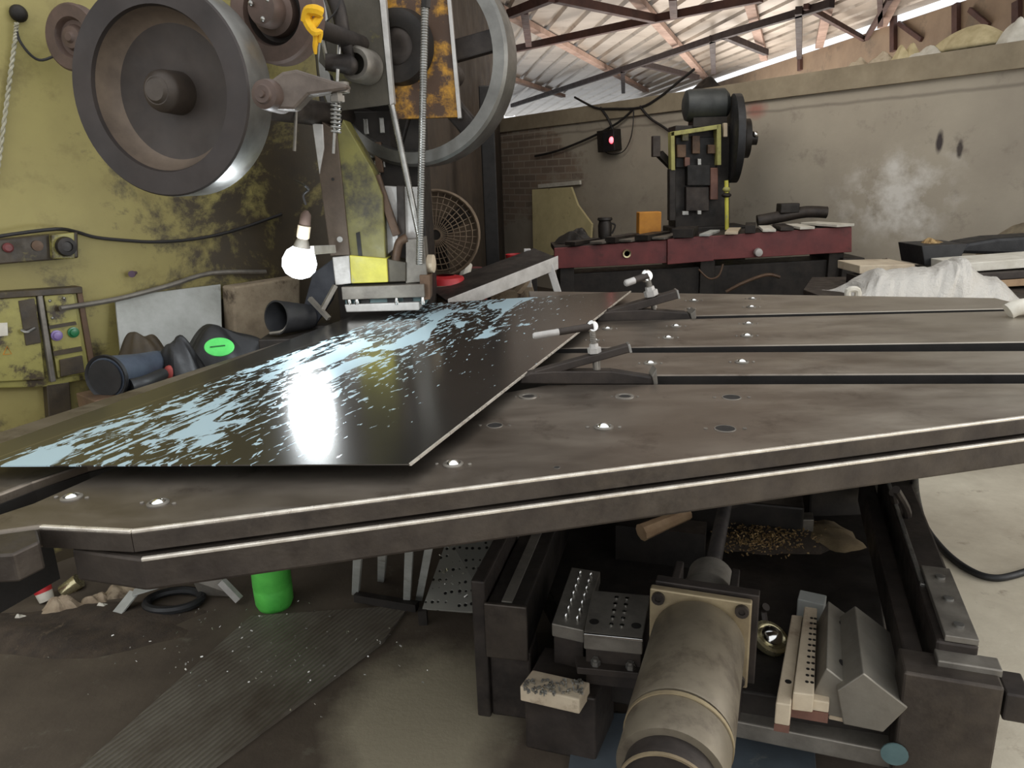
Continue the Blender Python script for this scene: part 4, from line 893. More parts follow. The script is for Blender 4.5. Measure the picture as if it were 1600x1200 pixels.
# back press
ym = 6.95
bp_ = thing('small_press', 'small dark upright press with a yellow frame standing against the grey wall', 'press', (pY(1095, 300, ym).x, ym+.2, 0))
def bx(x0, y0, x1, y1, yy, dep, name, mat, bev=.006):
    return plate([(x0, y0), (x1, y0), (x1, y1), (x0, y1)], yy, dep).build(name, mat, bp_, bevel=bev)
bx(1055, 196, 1140, 420, ym+.12, .3, 'press_body', M_DARK)
q = pY(1098, 400, ym+.25); MB().box((q.x, ym+.25, .5), (.7, .4, 1.0)).build('press_base', M_DARK, bp_, bevel=.01)
M_FRM = M('pale_olive_frame', (168, 164, 96), (140, 134, 78), .6, 0, 8, (92, 84, 56))
fr_ = MB()
for pts in ([(1048, 206), (1126, 194), (1126, 201), (1048, 213)], [(1048, 206), (1054, 205), (1055, 266), (1049, 266)], [(1120, 195), (1127, 194), (1127, 258), (1121, 258)]):
    fr_.prism([pY(*p, ym-.02) for p in pts], (0, .12, 0))
fr_.build('yellow_frame', M_FRM, bp_, bevel=.003)
bx(1056, 214, 1120, 262, ym+.08, .05, 'frame_recess', M_GAP)
for a in ((1058, 226, 1072, 246, M_RUSTY), (1082, 212, 1094, 240, M_RUSTY), (1066, 208, 1076, 220, M_OLIVE), (1106, 226, 1118, 240, M_RUSTY), (1070, 246, 1078, 260, M_REDBR), (1090, 248, 1096, 258, M_STEEL)):
    bx(a[0], a[1], a[2], a[3], ym+.03, .06, 'crank_piece', a[4], .004)
bx(1074, 258, 1110, 290, ym+.02, .1, 'ram', M_GAP); bx(1072, 292, 1108, 330, ym+.05, .1, 'ram_guide', M_CAST); bx(1110, 262, 1122, 312, ym+.03, .08, 'guard_strip', M_REDBR)
bx(1046, 264, 1056, 345, ym, .1, 'side_column', M_DARK)
c = pY(1106, 164, ym+.2); mo = MB().lathe(c-V((.22, 0, 0)), (1, 0, 0), [(.08, 0), (.13, .02), (.14, .05), (.14, .36), (.1, .4)], 28).build('drive_motor', M('dark_slate', (58, 60, 58), (40, 42, 41), .55), bp_, True)
MB().box(c-Zv*.15, (.3, .2, .08)).build('motor_plate', M_DARK, bp_)
c = pY(1149, 217, ym+.12); MB().lathe(c-V((.05, 0, 0)), V((1, -.12, 0)), [(.05, 0), (.35, 0), (.385, .01), (.385, .07), (.35, .08), (.05, .08)], 44).build('flywheel', M_BLK, bp_, True)
MB().lathe(c+V((.07, -.0, 0)), V((1, -.12, 0)), [(.17, 0), (.17, .05), (.06, .06), (.06, .12), (.0, .12)], 28).build('pulley', M_DARK, bp_, True)
MB().ball(c+V((.16, -.06, .03)), .03, seg=12).build('oil_cup', M_BRIGHT, bp_, True)
bx(1131, 192, 1137, 214, ym-.02, .05, 'guard_tab', M_BEIGE)
q0, q1 = pY(1135, 282, ym-.05), pY(1136, 372, ym-.05); yp = MB().cyl(q0, q1, .018).build('yellow_post', M_YEL, bp_, True)
MB().ball(pY(1135, 296, ym-.05), .034, (1, 1, .8), 14).build('post_knob', M_FRM, yp, True); MB().ball(pY(1135, 305, ym-.05), .045, (1, 1, .5), 14).build('post_collar', M_DARK, yp, True)
bx(1020, 212, 1032, 245, ym+.05, .08, 'switch_box', M_CAST); MB().bar(pY(1030, 240, ym+.1), pY(1052, 262, ym+.15), .06, .06).build('switch_arm', M_DARK, bp_)
bx(1066, 330, 1076, 336, ym-.01, .04, 'bolt', M_STEEL, .002); bx(1090, 329, 1096, 335, ym-.01, .04, 'bolt', M_STEEL, .002)

# switch box with red lamp on the back wall
sb = thing('wall_switch_box', 'dark switch box with a red light high on the grey wall', 'switch box', pWB(958, 236))
MB().prism([pWB(944, 205), pWB(970, 201), pWB(972, 234), pWB(946, 238)], WBn*.12).build('box_body', M_DARK, sb, bevel=.006)
MB().prism([pWB(943, 207, .12), pWB(960, 204, .12), pWB(962, 235, .12), pWB(945, 238, .12)], WBn*.02).build('box_cover', M_BLK, sb, bevel=.004)
MB().ball(pWB(955.5, 219, .145), .03, (1, 1, 1.3), 12).build('red_light', M_LED, sb, True)
M_WCB = M_CORD
def wcab(pts, lab, r=.014, off=.05): tag(MB().tube([pWB(*p, off) for p in pts], r, 6).build('wall_cable', M_WCB, smooth=True), lab, 'cable', 'cables on the grey wall')
wcab([(898, 152), (930, 168), (958, 170), (1000, 168), (1030, 152), (1060, 128), (1085, 108)], 'dark cable swagged from the coping on the grey wall')
wcab([(938, 168), (948, 182), (956, 198), (958, 206)], 'short dark cable dropping into the top of the red-lit switch box')
wcab([(990, 170), (965, 192), (920, 216), (870, 236), (836, 244)], 'dark cable slanting down left over the bare bricks')
wcab([(1000, 166), (1015, 184), (1036, 198), (1050, 208)], 'dark cable running from the swag to the back press')
wcab([(990, 170), (989, 195), (984, 220), (972, 238), (950, 240), (938, 225), (940, 208)], 'thin loose loop of wire around the red-lit switch box', .006)
tag(MB().prism([pWB(834, 296, .02), pWB(895, 292, .02), pWB(905, 320, .05), pWB(927, 350, .08), pWB(924, 392, .1), pWB(836, 402, .1)], WBn*.03).build('cream_board', M_CREAM), 'stained cream board with a broken corner against the grey wall', 'board')
tag(MB().bar(pWB(842, 291, .03), pWB(907, 285, .03), .05, .03, WBn).build('wall_batten', M_WHITE), 'thin pale batten fixed on the wall above the cream board', 'batten')
# bags and sand on top of the wall
def wtop(px, py, back=.1): q = pP(px, py, WBp-WBn*back, WBn); return V((q.x, q.y, 2.305))
q = wtop(1520, 60, .13); tag(MB().heap(q, .33, .12, .17, 3, .1, ax=(WBd, WBn)).build('sand_mound', M_SAND, smooth=True, sub=1), 'rounded tan mound of sacking on top of the wall', 'mound')
for px, rx, h, m, lab in ((1345, .10, .06, M_BEIGE, 'leftmost pale lump on top of the wall'), (1383, .12, .07, M_SACK, 'second pale lump from the left on top of the wall'), (1420, .12, .11, M_SAND, 'tallest pale lump on the wall beside the tan mound'), (1452, .15, .06, M_WHITE, 'long low white bag left of the tan mound'), (1590, .14, .16, M_WHITE, 'white bag at the right frame edge on the wall')):
    q = wtop(px, 70, .12); tag(MB().heap(q, rx, .1, h, px, .35, 18, (WBd, WBn)).build('cement_bag', m, smooth=True), lab, 'bag', 'bags on top of the grey wall')
q = wtop(1106, 118, .1); tag(MB().heap(q, .2, .1, .09, 8, .3, 18, (WBd, WBn)).build('dark_rag', M_DARK, smooth=True), 'dark rag lying on the wall top above the back press', 'rag')

# clutter at the right behind the table
rs = thing('low_rack', 'low dark rack behind the table carrying the plastic bag and boards', 'rack', (2.75, 4.1, 0))
RZ = .80
rk = [pZ(1335, 476, RZ), pZ(1760, 500, RZ)]
MB().prism([V((rk[0].x-.05, 3.72, RZ)), V((4.3, 3.2, RZ)), V((4.3, 4.5, RZ)), V((2.0, 4.9, RZ)), V((1.75, 4.4, RZ))], (0, 0, -.05)).build('rack_top', M_CAST, rs, bevel=.004)
for a in ((1.95, 4.0), (4.1, 3.45), (4.1, 4.3), (2.15, 4.7)): MB().box((a[0], a[1], .375), (.1, .1, .75)).build('leg', M_DARK, rs)
# crumpled clear plastic sheet
def crumple(name, outline_y, pts, dep, seed, mat, lab, cat):
    rnd = random.Random(seed); b = MB(); n = len(pts); rows = []
    for j in range(9):
        t = j/8; row = []
        for i, (px, ytop, ybot) in enumerate(pts):
            e = math.sin(t*math.pi)
            yy = outline_y-dep/2+dep*t
            pt_ = pY(px, ybot, outline_y-dep/2); ptop = pY(px, ytop, outline_y)
            z = pt_.z+(ptop.z-pt_.z)*(e**.55); q = V((pt_.x+(ptop.x-pt_.x)*e+rnd.uniform(-.012, .012), yy+rnd.uniform(-.015, .015), z+rnd.uniform(-.014, .014)*e))
            q.z = max(q.z, pt_.z); row.append(b.bm.verts.new(q))
        rows.append(row)
    for r_, s_ in zip(rows, rows[1:]):
        for i in range(n-1): b.face([r_[i], r_[i+1], s_[i+1], s_[i]])
    o = b.build(name, mat, smooth=False, sub=1); tag(o, lab, cat); return o
prof = [(1328, 468, 469), (1338, 452, 469), (1352, 436, 470), (1372, 420, 470), (1392, 422, 471), (1415, 420, 471), (1440, 419, 472), (1462, 417, 472), (1480, 410, 473), (1492, 404, 473), (1504, 403, 474), (1518, 416, 474), (1535, 432, 475), (1552, 430, 475), (1565, 440, 476), (1580, 458, 477), (1592, 470, 477)]
prof = [(p[0], p[1]+random.uniform(-2, 2), p[2]) for p in prof]
prof2 = []
for a, c in zip(prof, prof[1:]):
    for k in range(3): t = k/3; prof2.append(tuple(a[i]+(c[i]-a[i])*t for i in range(3)))
prof2.append(prof[-1])
crumple('plastic_sheet', 3.75, prof2, .34, 4, M_PLASTIC, 'heap of crumpled clear plastic sheeting behind the right end of the table', 'plastic sheet')
p = pY(1336, 460, 3.62); tag(MB().tube([p+V((-.03, 0, -.035)), p+V((-.035, 0, .02)), p+V((.01, 0, .02)), p+V((.015, 0, -.035))], .016, 8).build('plastic_twist', M_WHITE, smooth=True), 'small white twist of plastic at the left foot of the plastic heap', 'plastic')
p = pY(1592, 486, 2.78); tag(MB().tube([pZ(1575, 487, TZ+.02), pZ(1592, 480, TZ+.035), pZ(1625, 478, TZ+.03)], .03, 10).build('white_cloth', M_WHITE, smooth=True), 'white cloth bundle on the table edge at the right of the frame', 'cloth')
tag(MB().prism([pY(1343, 415, 4.35), pY(1430, 413, 4.35), pY(1430, 426, 4.35), pY(1343, 428, 4.35)], (0, .3, 0)).build('white_plank', M_BEIGE, bevel=.004), 'pale plank lying left of the plastic heap', 'plank')
tag(MB().prism([pY(1500, 412, 4.2), pY(1720, 396, 4.2), pY(1720, 410, 4.2), pY(1500, 426, 4.2)], (0, .3, 0)).build('white_plank', M_WHITE, bevel=.004), 'long white plank behind the plastic heap under the black tarpaulin', 'plank')
for i, (yt, m, lab) in enumerate(((428, M_CAST, 'dark plank under the white plank on the right'), (440, M_WOOD, 'wooden plank low in the stack on the right'))):
    tag(MB().prism([pY(1530, yt, 4.15), pY(1720, yt-12, 4.15), pY(1720, yt-1, 4.15), pY(1530, yt+11, 4.15)], (0, .3, 0)).build('stacked_plank', m, bevel=.003), lab, 'plank')
for xx in (1350, 1550):
    q = pY(xx, 432 if xx < 1500 else 445, 4.3); tag(MB().box((q.x, 4.36, (RZ+q.z)/2), (.06, .2, max(.03, q.z-RZ))).build('spacer_block', M_DARK), 'dark spacer block below the planks at the %s' % {1350: 'left of the plastic heap', 1550: 'right of the plastic heap'}[xx], 'block')
bxp = thing('black_tray', 'black plastic tray of swarf behind the plastic heap', 'tray', pY(1475, 414, 4.45))
tp = [pY(1440, 384, 4.5), pY(1512, 381, 4.5), pY(1496, 414, 4.5), pY(1445, 415, 4.5)]
MB().prism(tp, (0, .28, 0)).build('tray_body', M_BLK, bxp, bevel=.004)
q = pY(1462, 384, 4.6); MB().heap((q.x, 4.64, q.z-.005), .09, .08, .035, 6, .5).build('swarf', M_CHIP, bxp)
q = pY(1475, 416, 4.64); tag(MB().box((q.x, 4.66, (RZ+q.z-.0)/2), (.3, .26, q.z-RZ-.004)).build('tray_box', M_CAST), 'grey box under the black swarf tray', 'box')
a = pY(1560, 372, 4.7)
tag(MB().prism([pY(1492, 396, 4.75), pY(1512, 380, 4.75), pY(1560, 372, 4.75), pY(1720, 362, 4.75), pY(1720, 402, 4.75)], (0, .22, 0)).build('black_tarpaulin', M_BLK, bevel=.02), 'folded black tarpaulin behind the white plank at the right', 'tarpaulin')
tag(MB().heap((pY(1585, 372, 4.98).x+.1, 5.05, RZ-.8), .6, .12, pY(1590, 340, 5.05).z, 21, .08, ax=(WBd, WBn)).build('rubble_heap', M('tan_rubble', (140, 126, 102), (104, 92, 74), .9, 0, 10, (78, 68, 56)), smooth=True), 'tan heap of rubble against the wall at the right', 'rubble')
q = pWB(1290, 345, .04); tag(MB().heap((pY(1385, 412, 5.2).x, 5.3, 0), .3, .15, .86, 23, .1, 20, (WBd, WBn)).build('dirt_heap', M_DIRT, smooth=True), 'brown dirt heap against the wall between bench and tray', 'dirt')

# ================================================================== CARRIAGE BASE UNDER THE TABLE
D = V((.309, .951, 0)); S = V((.951, -.309, 0))
BZ0 = .20
base = thing('carriage_base', 'dark oily cast iron machine base with two long rails under the table', 'machine base', (.65, 2.0, 0))
bz = lambda x, y, z=BZ0: pZ(x, y, z)
MB().prism([bz(915, 1032), bz(1020, 1052), bz(1160, 1080), bz(1290, 1100), bz(1400, 1115), bz(1372, 880), bz(1345, 770), bz(870, 790), bz(845, 900)], (0, 0, -.12)).build('bed_casting', M_DARK, base, bevel=.006)
# left rail and its worn end
A, B = pZ(792, 985, .3), pZ(868, 800, .3)
MB().bar(A, B, .11, .16).build('left_rail', M_DARK, base, bevel=.006)
dl = (B-A).normalized()
MB().bar(A+Zv*.081+dl*.01, B+Zv*.081, .03, .006).build('rail_way', M_GREY, base, bevel=.001)
MB().bar(A-dl*.012, A, .12, .17).build('rail_end_plate', M_SIDE, base, bevel=.004)
MB().bar(V((A.x, A.y, .22))-dl*.0-S*.08, V((A.x, A.y, .22))+dl*.4-S*.08, .04, .44).build('left_skirt', M_CAST, base, bevel=.006)
MB().bar(V((A.x, A.y, .11))+dl*.02, V((A.x, A.y, .11))+dl*.12, .12, .22).build('left_foot', M_CAST, base, bevel=.006)
lg = MB().prism([pZ(812, 1072, .23), pZ(905, 1093, .23), pZ(922, 1066, .23), pZ(832, 1046, .23)], (0, 0, -.045)).build('front_ledge', M_BEIGE, base, bevel=.004)
b = MB(); rnd = random.Random(2)
for i in range(90):
    q = pZ(rnd.uniform(818, 912), 0, .23) if False else pZ(818+rnd.random()*92, 1062+rnd.random()*22, .234); b.box(q, (rnd.uniform(.004, .012), .004, .006), (V((math.cos(i), math.sin(i), .2)).normalized(), V((-math.sin(i), math.cos(i), 0)), Zv))
o = b.build('ledge_chips', M_CHIPW, base); o['kind'] = 'stuff'
MB().prism([pZ(818, 1070, .2), pZ(930, 1092, .2), pZ(960, 1030, .2), pZ(850, 1010, .2)], (0, 0, -.2)).build('front_web', M_CAST, base, bevel=.006)
# right rail group
A, B = pZ(1425, 1052, .32), pZ(1352, 765, .32); dr_ = (B-A).normalized(); sr = V((dr_.y, -dr_.x, 0))
MB().bar(A, B, .045, .10).build('inner_rail', M_CAST, base, bevel=.006)
A2, B2 = A+sr*.085+Zv*.03, B+sr*.085+Zv*.03
MB().bar(A2, B2, .09, .14).build('right_rail', M_CAST, base, bevel=.008)
MB().bar(A2+Zv*.073+sr*-.035+dr_*.25, B2+Zv*.073-sr*.035, .012, .008).build('rail_way', M_STEEL, base, bevel=.001)
rpz = MB().bar(A2+Zv*.078+dr_*.0+sr*.008, A2+Zv*.078+dr_*.34+sr*.008, .07, .016).build('rail_cap', M_GREY, base, bevel=.002)
for k in (.05, .17, .28): MB().lathe(A2+Zv*.086+dr_*k+sr*.01, Zv, [(.012, 0), (.012, .006), (0, .008)], 12).build('cap_screw', M_STEEL, rpz, True)
E = A2-dr_*.04
MB().box(V((E.x, E.y, .19))-sr*.02, (.20, .10, .38), (sr, dr_, Zv)).build('end_block', M_SIDE, base, bevel=.006)
MB().box(V((E.x, E.y, .33))+sr*.11, (.05, .09, .07), (sr, dr_, Zv)).build('end_lug', M_CAST, base, bevel=.004)
MB().box(V((E.x, E.y, .385))+sr*.02+dr_*.02, (.13, .05, .02), (sr, dr_, Zv)).build('end_cap', M_GREY, base, bevel=.003)
MB().box(V((E.x, E.y, .11))-sr*.30+dr_*.01, (.40, .06, .05), (sr, dr_, Zv)).build('front_bar', M_GREY, base, bevel=.004)
MB().lathe(V((E.x, E.y, .16))-sr*.12-dr_*.055, -dr_, [(.03, 0), (.03, .004), (0, .005)], 18).build('enamel_plug', M_TEAL, base, True)
# raised cross member at the back, in shadow
MB().box(pZ(1100, 805, .28)+V((0, .1, -.06)), (.75, .12, .22), (S, D, Zv)).build('cross_member', M_DARK, base, bevel=.008)

# ball screw, coupling, motor
mtr = thing('servo_motor', 'big dusty cylindrical motor with square flange at the front of the machine base', 'motor', pZ(1085, 1060, BZ0))
MA, MBk = pZ(1092, 992, .40), pZ(1050, 1200, .40)
md = (MBk-MA); md.z = 0; md.normalize(); ms = V((md.y, -md.x, 0))
if ms.x < 0: ms = -ms
rm = mpx(70, MA)
Lm = (pZ(1068, 1105, .40)-MA).length*1.3
MB().lathe(MA, md, [(rm*.86, 0), (rm, .03), (rm*1.0, Lm), (rm*.985, Lm+.004)], 48).build('motor_body', M_MOTOR, mtr, True)
MB().lathe(MA, md, [(rm*.90, Lm), (rm*.90, Lm+.018), (rm*.97, Lm+.02), (rm*.97, Lm+.105), (rm*.94, Lm+.115)], 48).build('rear_cap', M_MOTOR, mtr, True)
MB().lathe(MA, md, [(rm*.975, Lm+.012), (rm*1.0, Lm+.012), (rm*1.0, Lm+.022), (rm*.975, Lm+.022)], 48, False).build('cap_band', M_MOTOR2, mtr, True)
MB().lathe(MA, md, [(rm*.80, Lm+.11), (rm*.80, Lm+.15), (rm*.83, Lm+.152), (rm*.83, Lm+.165), (rm*.78, Lm+.165), (rm*.76, Lm+.155), (0, Lm+.155)], 48).build('fan_cowl', M_CAST, mtr, True)
MB().lathe(MA, md, [(rm*.80, Lm+.163), (rm*.84, Lm+.163), (rm*.84, Lm+.170), (rm*.80, Lm+.170)], 48, False).build('cowl_edge', M_MOTOR2, mtr, True)
fw = mpx(152, MA)
fl_ = MB().box(MA+md*.004, (fw, .022, fw*.98), (ms, md, Zv)).build('square_flange', M_MOTOR2, mtr, bevel=.004)
for i in (-1, 1):
    for j in (-1, 1):
        q = MA+ms*i*fw*.41+Zv*j*fw*.40+md*.014; MB().lathe(q, md, [(.016, 0), (.016, .012), (.008, .012), (.008, .006), (0, .006)], 14).build('flange_bolt', M_CAST, fl_, True)
MB().box(MA-md*.03+ms*.012, (fw*1.03, .03, fw*1.03), (ms, md, Zv)).build('mount_plate', M_CAST, mtr, bevel=.003)
for s_ in (-1, 1): MB().box(MA-md*.11+ms*s_*fw*.3-Zv*.0, (.02, .14, fw*.8), (ms, md, Zv)).build('mount_gusset', M_CAST, mtr, bevel=.003)
MB().box(V((MA.x, MA.y, (BZ0+MA.z-fw*.5)/2))-md*.06, (fw*.9, .16, max(.02, MA.z-fw*.5-BZ0+.02)), (ms, md, Zv)).build('mount_foot', M_CAST, mtr, bevel=.003)
MB().lathe(MA-md*.04, -md, [(rm*.66, 0), (rm*.66, .14), (rm*.56, .15), (rm*.56, .25), (rm*.4, .27)], 30).build('coupling', M_GREY, mtr, True)
SA = MA-md*.30; n = 60; pr = []
for i in range(n): pr += [(.023, .6*i/n), (.018, .6*(i+.55)/n)]
ls = thing('lead_screw', 'dark threaded lead screw running back from the motor coupling', 'screw', (SA.x, SA.y, SA.z-.03))
MB().lathe(SA, -md, pr, 18).build('screw_thread', M_CAST, ls, True)
MB().lathe(SA-md*.58, -md, [(.02, 0), (.06, 0), (.06, .08), (.02, .08)], 20).build('screw_bearing', M_CAST, ls, True)

# tooling laid in the base
def tool_box(c, w_, l_, h_, ang=0):
    d_ = (D*math.cos(R(ang))+S*math.sin(R(ang))); s_ = V((d_.y, -d_.x, 0)); return MB().box(c, (w_, l_, h_), (s_, d_, Zv)), d_, s_
def ptop(x, y, z): return pZ(x, y, z)
# studded die
TZ1 = .33
da = thing('studded_die', 'narrow steel die block with two rows of shiny studs, left of the motor', 'die block', V((ptop(900, 945, TZ1).x, ptop(900, 945, TZ1).y, BZ0)))
q = [ptop(862, 974, TZ1), ptop(912, 985, TZ1), ptop(938, 893, TZ1), ptop(893, 886, TZ1)]
MB().prism(q, (0, 0, -.04)).build('die_top', M_GREY, da, bevel=.003)
MB().prism([p.lerp((q[0]+q[2])/2, .06)+V((0, 0, -.04)) for p in q], (0, 0, -(TZ1-.04-BZ0))).build('die_body', M_CAST, da, bevel=.003)
for i in range(7):
    for j in range(2):
        t = .12+i*.125; u_ = .38+j*.36; p = (q[0].lerp(q[3], t)).lerp(q[1].lerp(q[2], t), u_); MB().lathe(p, Zv, [(.006, 0), (.006, .008), (.003, .016), (0, .018)], 10).build('stud', M_BRIGHT, da, True)
# hole plate
TZ2 = .36
db = thing('drilled_die_plate', 'steel die plate with rows of small holes beside the motor flange', 'die plate', V((ptop(960, 970, TZ2).x, ptop(960, 970, TZ2).y, BZ0)))
q = [ptop(912, 988, TZ2), ptop(1004, 997, TZ2), ptop(1016, 930, TZ2), ptop(926, 922, TZ2)]
MB().prism(q, (0, 0, -.05)).build('die_top', M_GREY, db, bevel=.003)
e0, e1_ = q[0]-V((0, .003, .004)), q[1]-V((0, .003, .004)); MB().bar(e0, e1_, .006, .008).build('bright_edge', M_BRIGHT, db, bevel=.001)
cc = (q[0]+q[2])/2
MB().prism([p.lerp(cc, .05)+V((0, 0, -.05)) for p in q], (0, 0, -(TZ2-.05-BZ0))).build('die_body', M_CAST, db, bevel=.003)
for i in range(5):
    for j in range(2):
        t = .22+i*.16; u_ = .44+j*.18; p = (q[0].lerp(q[3], t)).lerp(q[1].lerp(q[2], t), u_); MB().lathe(p, Zv, [(.006, 0), (.006, .003), (0, .004)], 10).build('pin', M_BRIGHT, db, True)
for u_ in (.14, .86): p = q[0].lerp(q[3], .25).lerp(q[1].lerp(q[2], .25), u_); MB().lathe(p, Zv, [(.013, 0), (.013, .001), (0, .001)], 18).build('counterbore', M_GAP, db, True)
MB().prism([q[0]+V((-.02, -.02, -.09)), q[1]+V((.0, -.02, -.09)), q[1]+V((0, .03, -.09)), q[0]+V((-.02, .03, -.09))], (0, 0, -.02)).build('die_flange', M_CAST, db, bevel=.002)
for u_ in (.2, .8): p = q[0].lerp(q[1], u_)+V((0, -.004, -.09)); MB().lathe(p, Zv, [(.013, 0), (.013, .012), (.008, .014), (.008, .02)], 6).build('flange_nut', M_STEEL, db)
# disc fitting
p = pZ(1203, 1006, BZ0+.01); dsc = thing('round_fitting', 'round brass lamp-like fitting lying between motor and beige strips', 'fitting', (p.x, p.y, BZ0))
nx = V((.25, -.35, .85)).normalized(); rr = mpx(29, p)
MB().lathe(p+Zv*.02, nx, [(0, -.012), (rr, -.012), (rr*1.02, -.004), (rr, .006), (rr*.8, .008), (rr*.7, .004), (0, .004)], 36).build('flange', M_BRASS, dsc, True)
MB().ball(p+Zv*.02+nx*.006, rr*.62, (1, 1, .75), 20, (nx.orthogonal().normalized(), nx.cross(nx.orthogonal().normalized()), nx)).build('dome', M_BRIGHT, dsc, True)
MB().tube([p+Zv*.03+V((0, .05, 0)), p+Zv*.06+V((0, .07, 0)), p+Zv*.08+V((.005, .06, 0))], .012).build('stub', M_CAST, dsc, True)
# beige strips
def stripbar(pts, z, h_, name, mat, lab, cat, holes=0, grp=None):
    q = [pZ(a, b__, z) for a, b__ in pts]; t = thing(name, lab, cat, V(((q[0].x+q[2].x)/2, (q[0].y+q[2].y)/2, z-h_)), grp)
    MB().prism(q, (0, 0, -h_)).build('strip_body', mat, t, bevel=.003)
    for i in range(holes):
        k = (i+.6)/holes; p_ = q[0].lerp(q[3], k*.8+.08).lerp(q[1].lerp(q[2], k*.8+.08), .62); MB().lathe(p_, Zv, [(.0045, 0), (.0045, .001), (0, .001)], 8).build('drill_hole', M_GAP, t)
        p_ = q[0].lerp(q[3], k*.8+.08).lerp(q[1].lerp(q[2], k*.8+.08), .88); MB().lathe(p_, Zv, [(.0045, 0), (.0045, .001), (0, .001)], 8).build('drill_hole', M_GAP, t)
    return t, q
t, q = stripbar([(1212, 1098), (1236, 1102), (1254, 962), (1237, 960)], .27, .06, 'beige_strip', M_BEIGE, 'narrow beige painted bar, nearer the motor of two', 'bar', 0, 'beige bars in the base')
MB().prism([p_+Zv*-.06 for p_ in q], (0, 0, -.02)).build('strip_foot', M_REDBR, t); p_ = q[0].lerp(q[3], .22).lerp(q[1].lerp(q[2], .22), .6); MB().lathe(p_, Zv, [(.008, 0), (.008, .001), (0, .001)], 12).build('drill_hole', M_GAP, t)
t, q = stripbar([(1239, 1082), (1272, 1086), (1277, 950), (1257, 947)], .29, .05, 'beige_strip', M_BEIGE, 'wider beige bar with two rows of small holes', 'bar', 12, 'beige bars in the base')
qf = [pZ(1236, 1088, .262), pZ(1296, 1098, .262), pZ(1296, 1078, .262), pZ(1238, 1070, .262)]
MB().prism(qf, (0, 0, -.03)).build('strip_foot', M_BEIGE, t, bevel=.003); MB().prism([p_+Zv*-.031 for p_ in qf], (0, -.0, -.028)).build('primer_foot', M_REDBR, t)
fb = tag(MB().prism([pZ(1296, 1108, .225), pZ(1320, 1113, .225), pZ(1316, 1090, .225), pZ(1294, 1086, .225)], (0, 0, -.03)).build('small_block', M_BEIGE, bevel=.003), 'small beige block at the foot of the steel bars', 'block')
# diamond section bars (press brake tools)
def diamond(r0_, r1_, zr, wl_, wr_, hl, hr, hb, name, lab, mats, holes):
    A_, B_ = pZ(*r0_, zr), pZ(*r1_, zr); d_ = (B_-A_).normalized(); s_ = V((d_.y, -d_.x, 0)); L = (B_-A_).length
    prof_ = [(0, 0), (wr_, -hr), (wr_*.55, -hb), (-wl_*.6, -hb), (-wl_, -hl)]
    t = thing(name, lab, 'tool bar', V(((A_.x+B_.x)/2, (A_.y+B_.y)/2, zr-hb)), 'angular steel tool bars')
    MB().prism([A_+s_*x_+Zv*z_ for x_, z_ in prof_], d_*L).build('bar_body', mats, t, bevel=.003)
    u_ = V((s_*wr_-Zv*hr)).normalized(); nn = d_.cross(u_);
    if nn.z < 0: nn = -nn
    for k in holes: p_ = A_+d_*L*k+u_*(wr_*.55)+nn*.0005; MB().lathe(p_, nn, [(.012, 0), (.012, .001), (0, .001)], 14).build('oval_hole', M_GAP, t)
    return t
M_TOOL = M('ground_grey_tool_steel', (150, 144, 132), (126, 119, 108), .42, .55, 6)
diamond((1291, 1044), (1294, 938), .34, .03, .085, .10, .055, .13, 'tool_bar', 'angular grey steel bar with two oval holes beside the beige bars', M_TOOL, (.22, .78))
diamond((1349, 1052), (1336, 946), .36, .052, .10, .06, .07, .15, 'tool_bar', 'heavier ridged steel bar nearest the right rail', M_TOOL, ())
tag(MB().prism([pZ(1246, 936, .26), pZ(1288, 945, .26), pZ(1292, 930, .26), pZ(1250, 921, .26)], (0, 0, -.06)).build('small_block', M_BOARD, bevel=.003), 'small pale block behind the angular steel bars', 'block')
tag(MB().prism([pZ(1202, 812, .27), pZ(1272, 812, .27), pZ(1270, 800, .27), pZ(1204, 800, .27)], (0, 0, -.068)).build('flat_block', M_GREY, bevel=.003), 'flat grey block in the shadow under the table behind the brass chips', 'block')
tag(MB().tube([pZ(1002, 832, .36), pZ(1035, 818, .37), pZ(1075, 802, .38)], lambda t: .03-.008*t, 9).build('wooden_piece', M_WOOD, smooth=True), 'splintered piece of pale wood under the table edge left of the lead screw', 'wood')
p = pZ(1035, 818, .34); tag(MB().box((p.x, p.y+.02, .265), (.3, .1, .13), (S, D, Zv)).build('dark_beam', M_DARK), 'dark beam below the splintered wood under the table', 'beam')
# swarf heaps
def chips(cx, cy, z, ex, ey, n, seed, name, mat, lab, sz=.012):
    rnd = random.Random(seed); b = MB()
    for i in range(n):
        x_, y_ = rnd.gauss(0, .5), rnd.gauss(0, .5); px, py = cx+x_*ex, cy+y_*ey; q_ = pZ(px, py, z+rnd.random()*.03*max(0, 1-abs(x_)-abs(y_))+.003)
        a = V((rnd.uniform(-1, 1), rnd.uniform(-1, 1), rnd.uniform(-.5, .5))).normalized(); c_ = a.orthogonal().normalized(); b.box(q_, (rnd.uniform(.4, 1.2)*sz, rnd.uniform(.2, .6)*sz, .002), (a, c_, a.cross(c_)))
    o = b.build(name, mat); o['kind'] = 'stuff'; o['label'] = lab; o['category'] = 'chips'; return o
p = pZ(1195, 840, BZ0); tag(MB().heap((p.x, p.y, BZ0), .22, .14, .05, 14, .3).build('chip_mound', M_DIRT, smooth=True), 'low mound of oily dirt under the brass chips beside the lead screw', 'dirt')
chips(1190, 838, BZ0+.04, 70, 26, 620, 3, 'brass_chips', M_CHIP, 'scattered brass coloured metal chips in the machine base', .009)
p = pZ(1290, 838, BZ0); tag(MB().heap((p.x, p.y, BZ0), .12, .12, .03, 15, .3).build('sand_patch', M('dull_sand', (132, 114, 84), (104, 88, 64), .95, 0, 14, bump=.5), smooth=True), 'small pale sand heap right of the brass chips', 'sand')

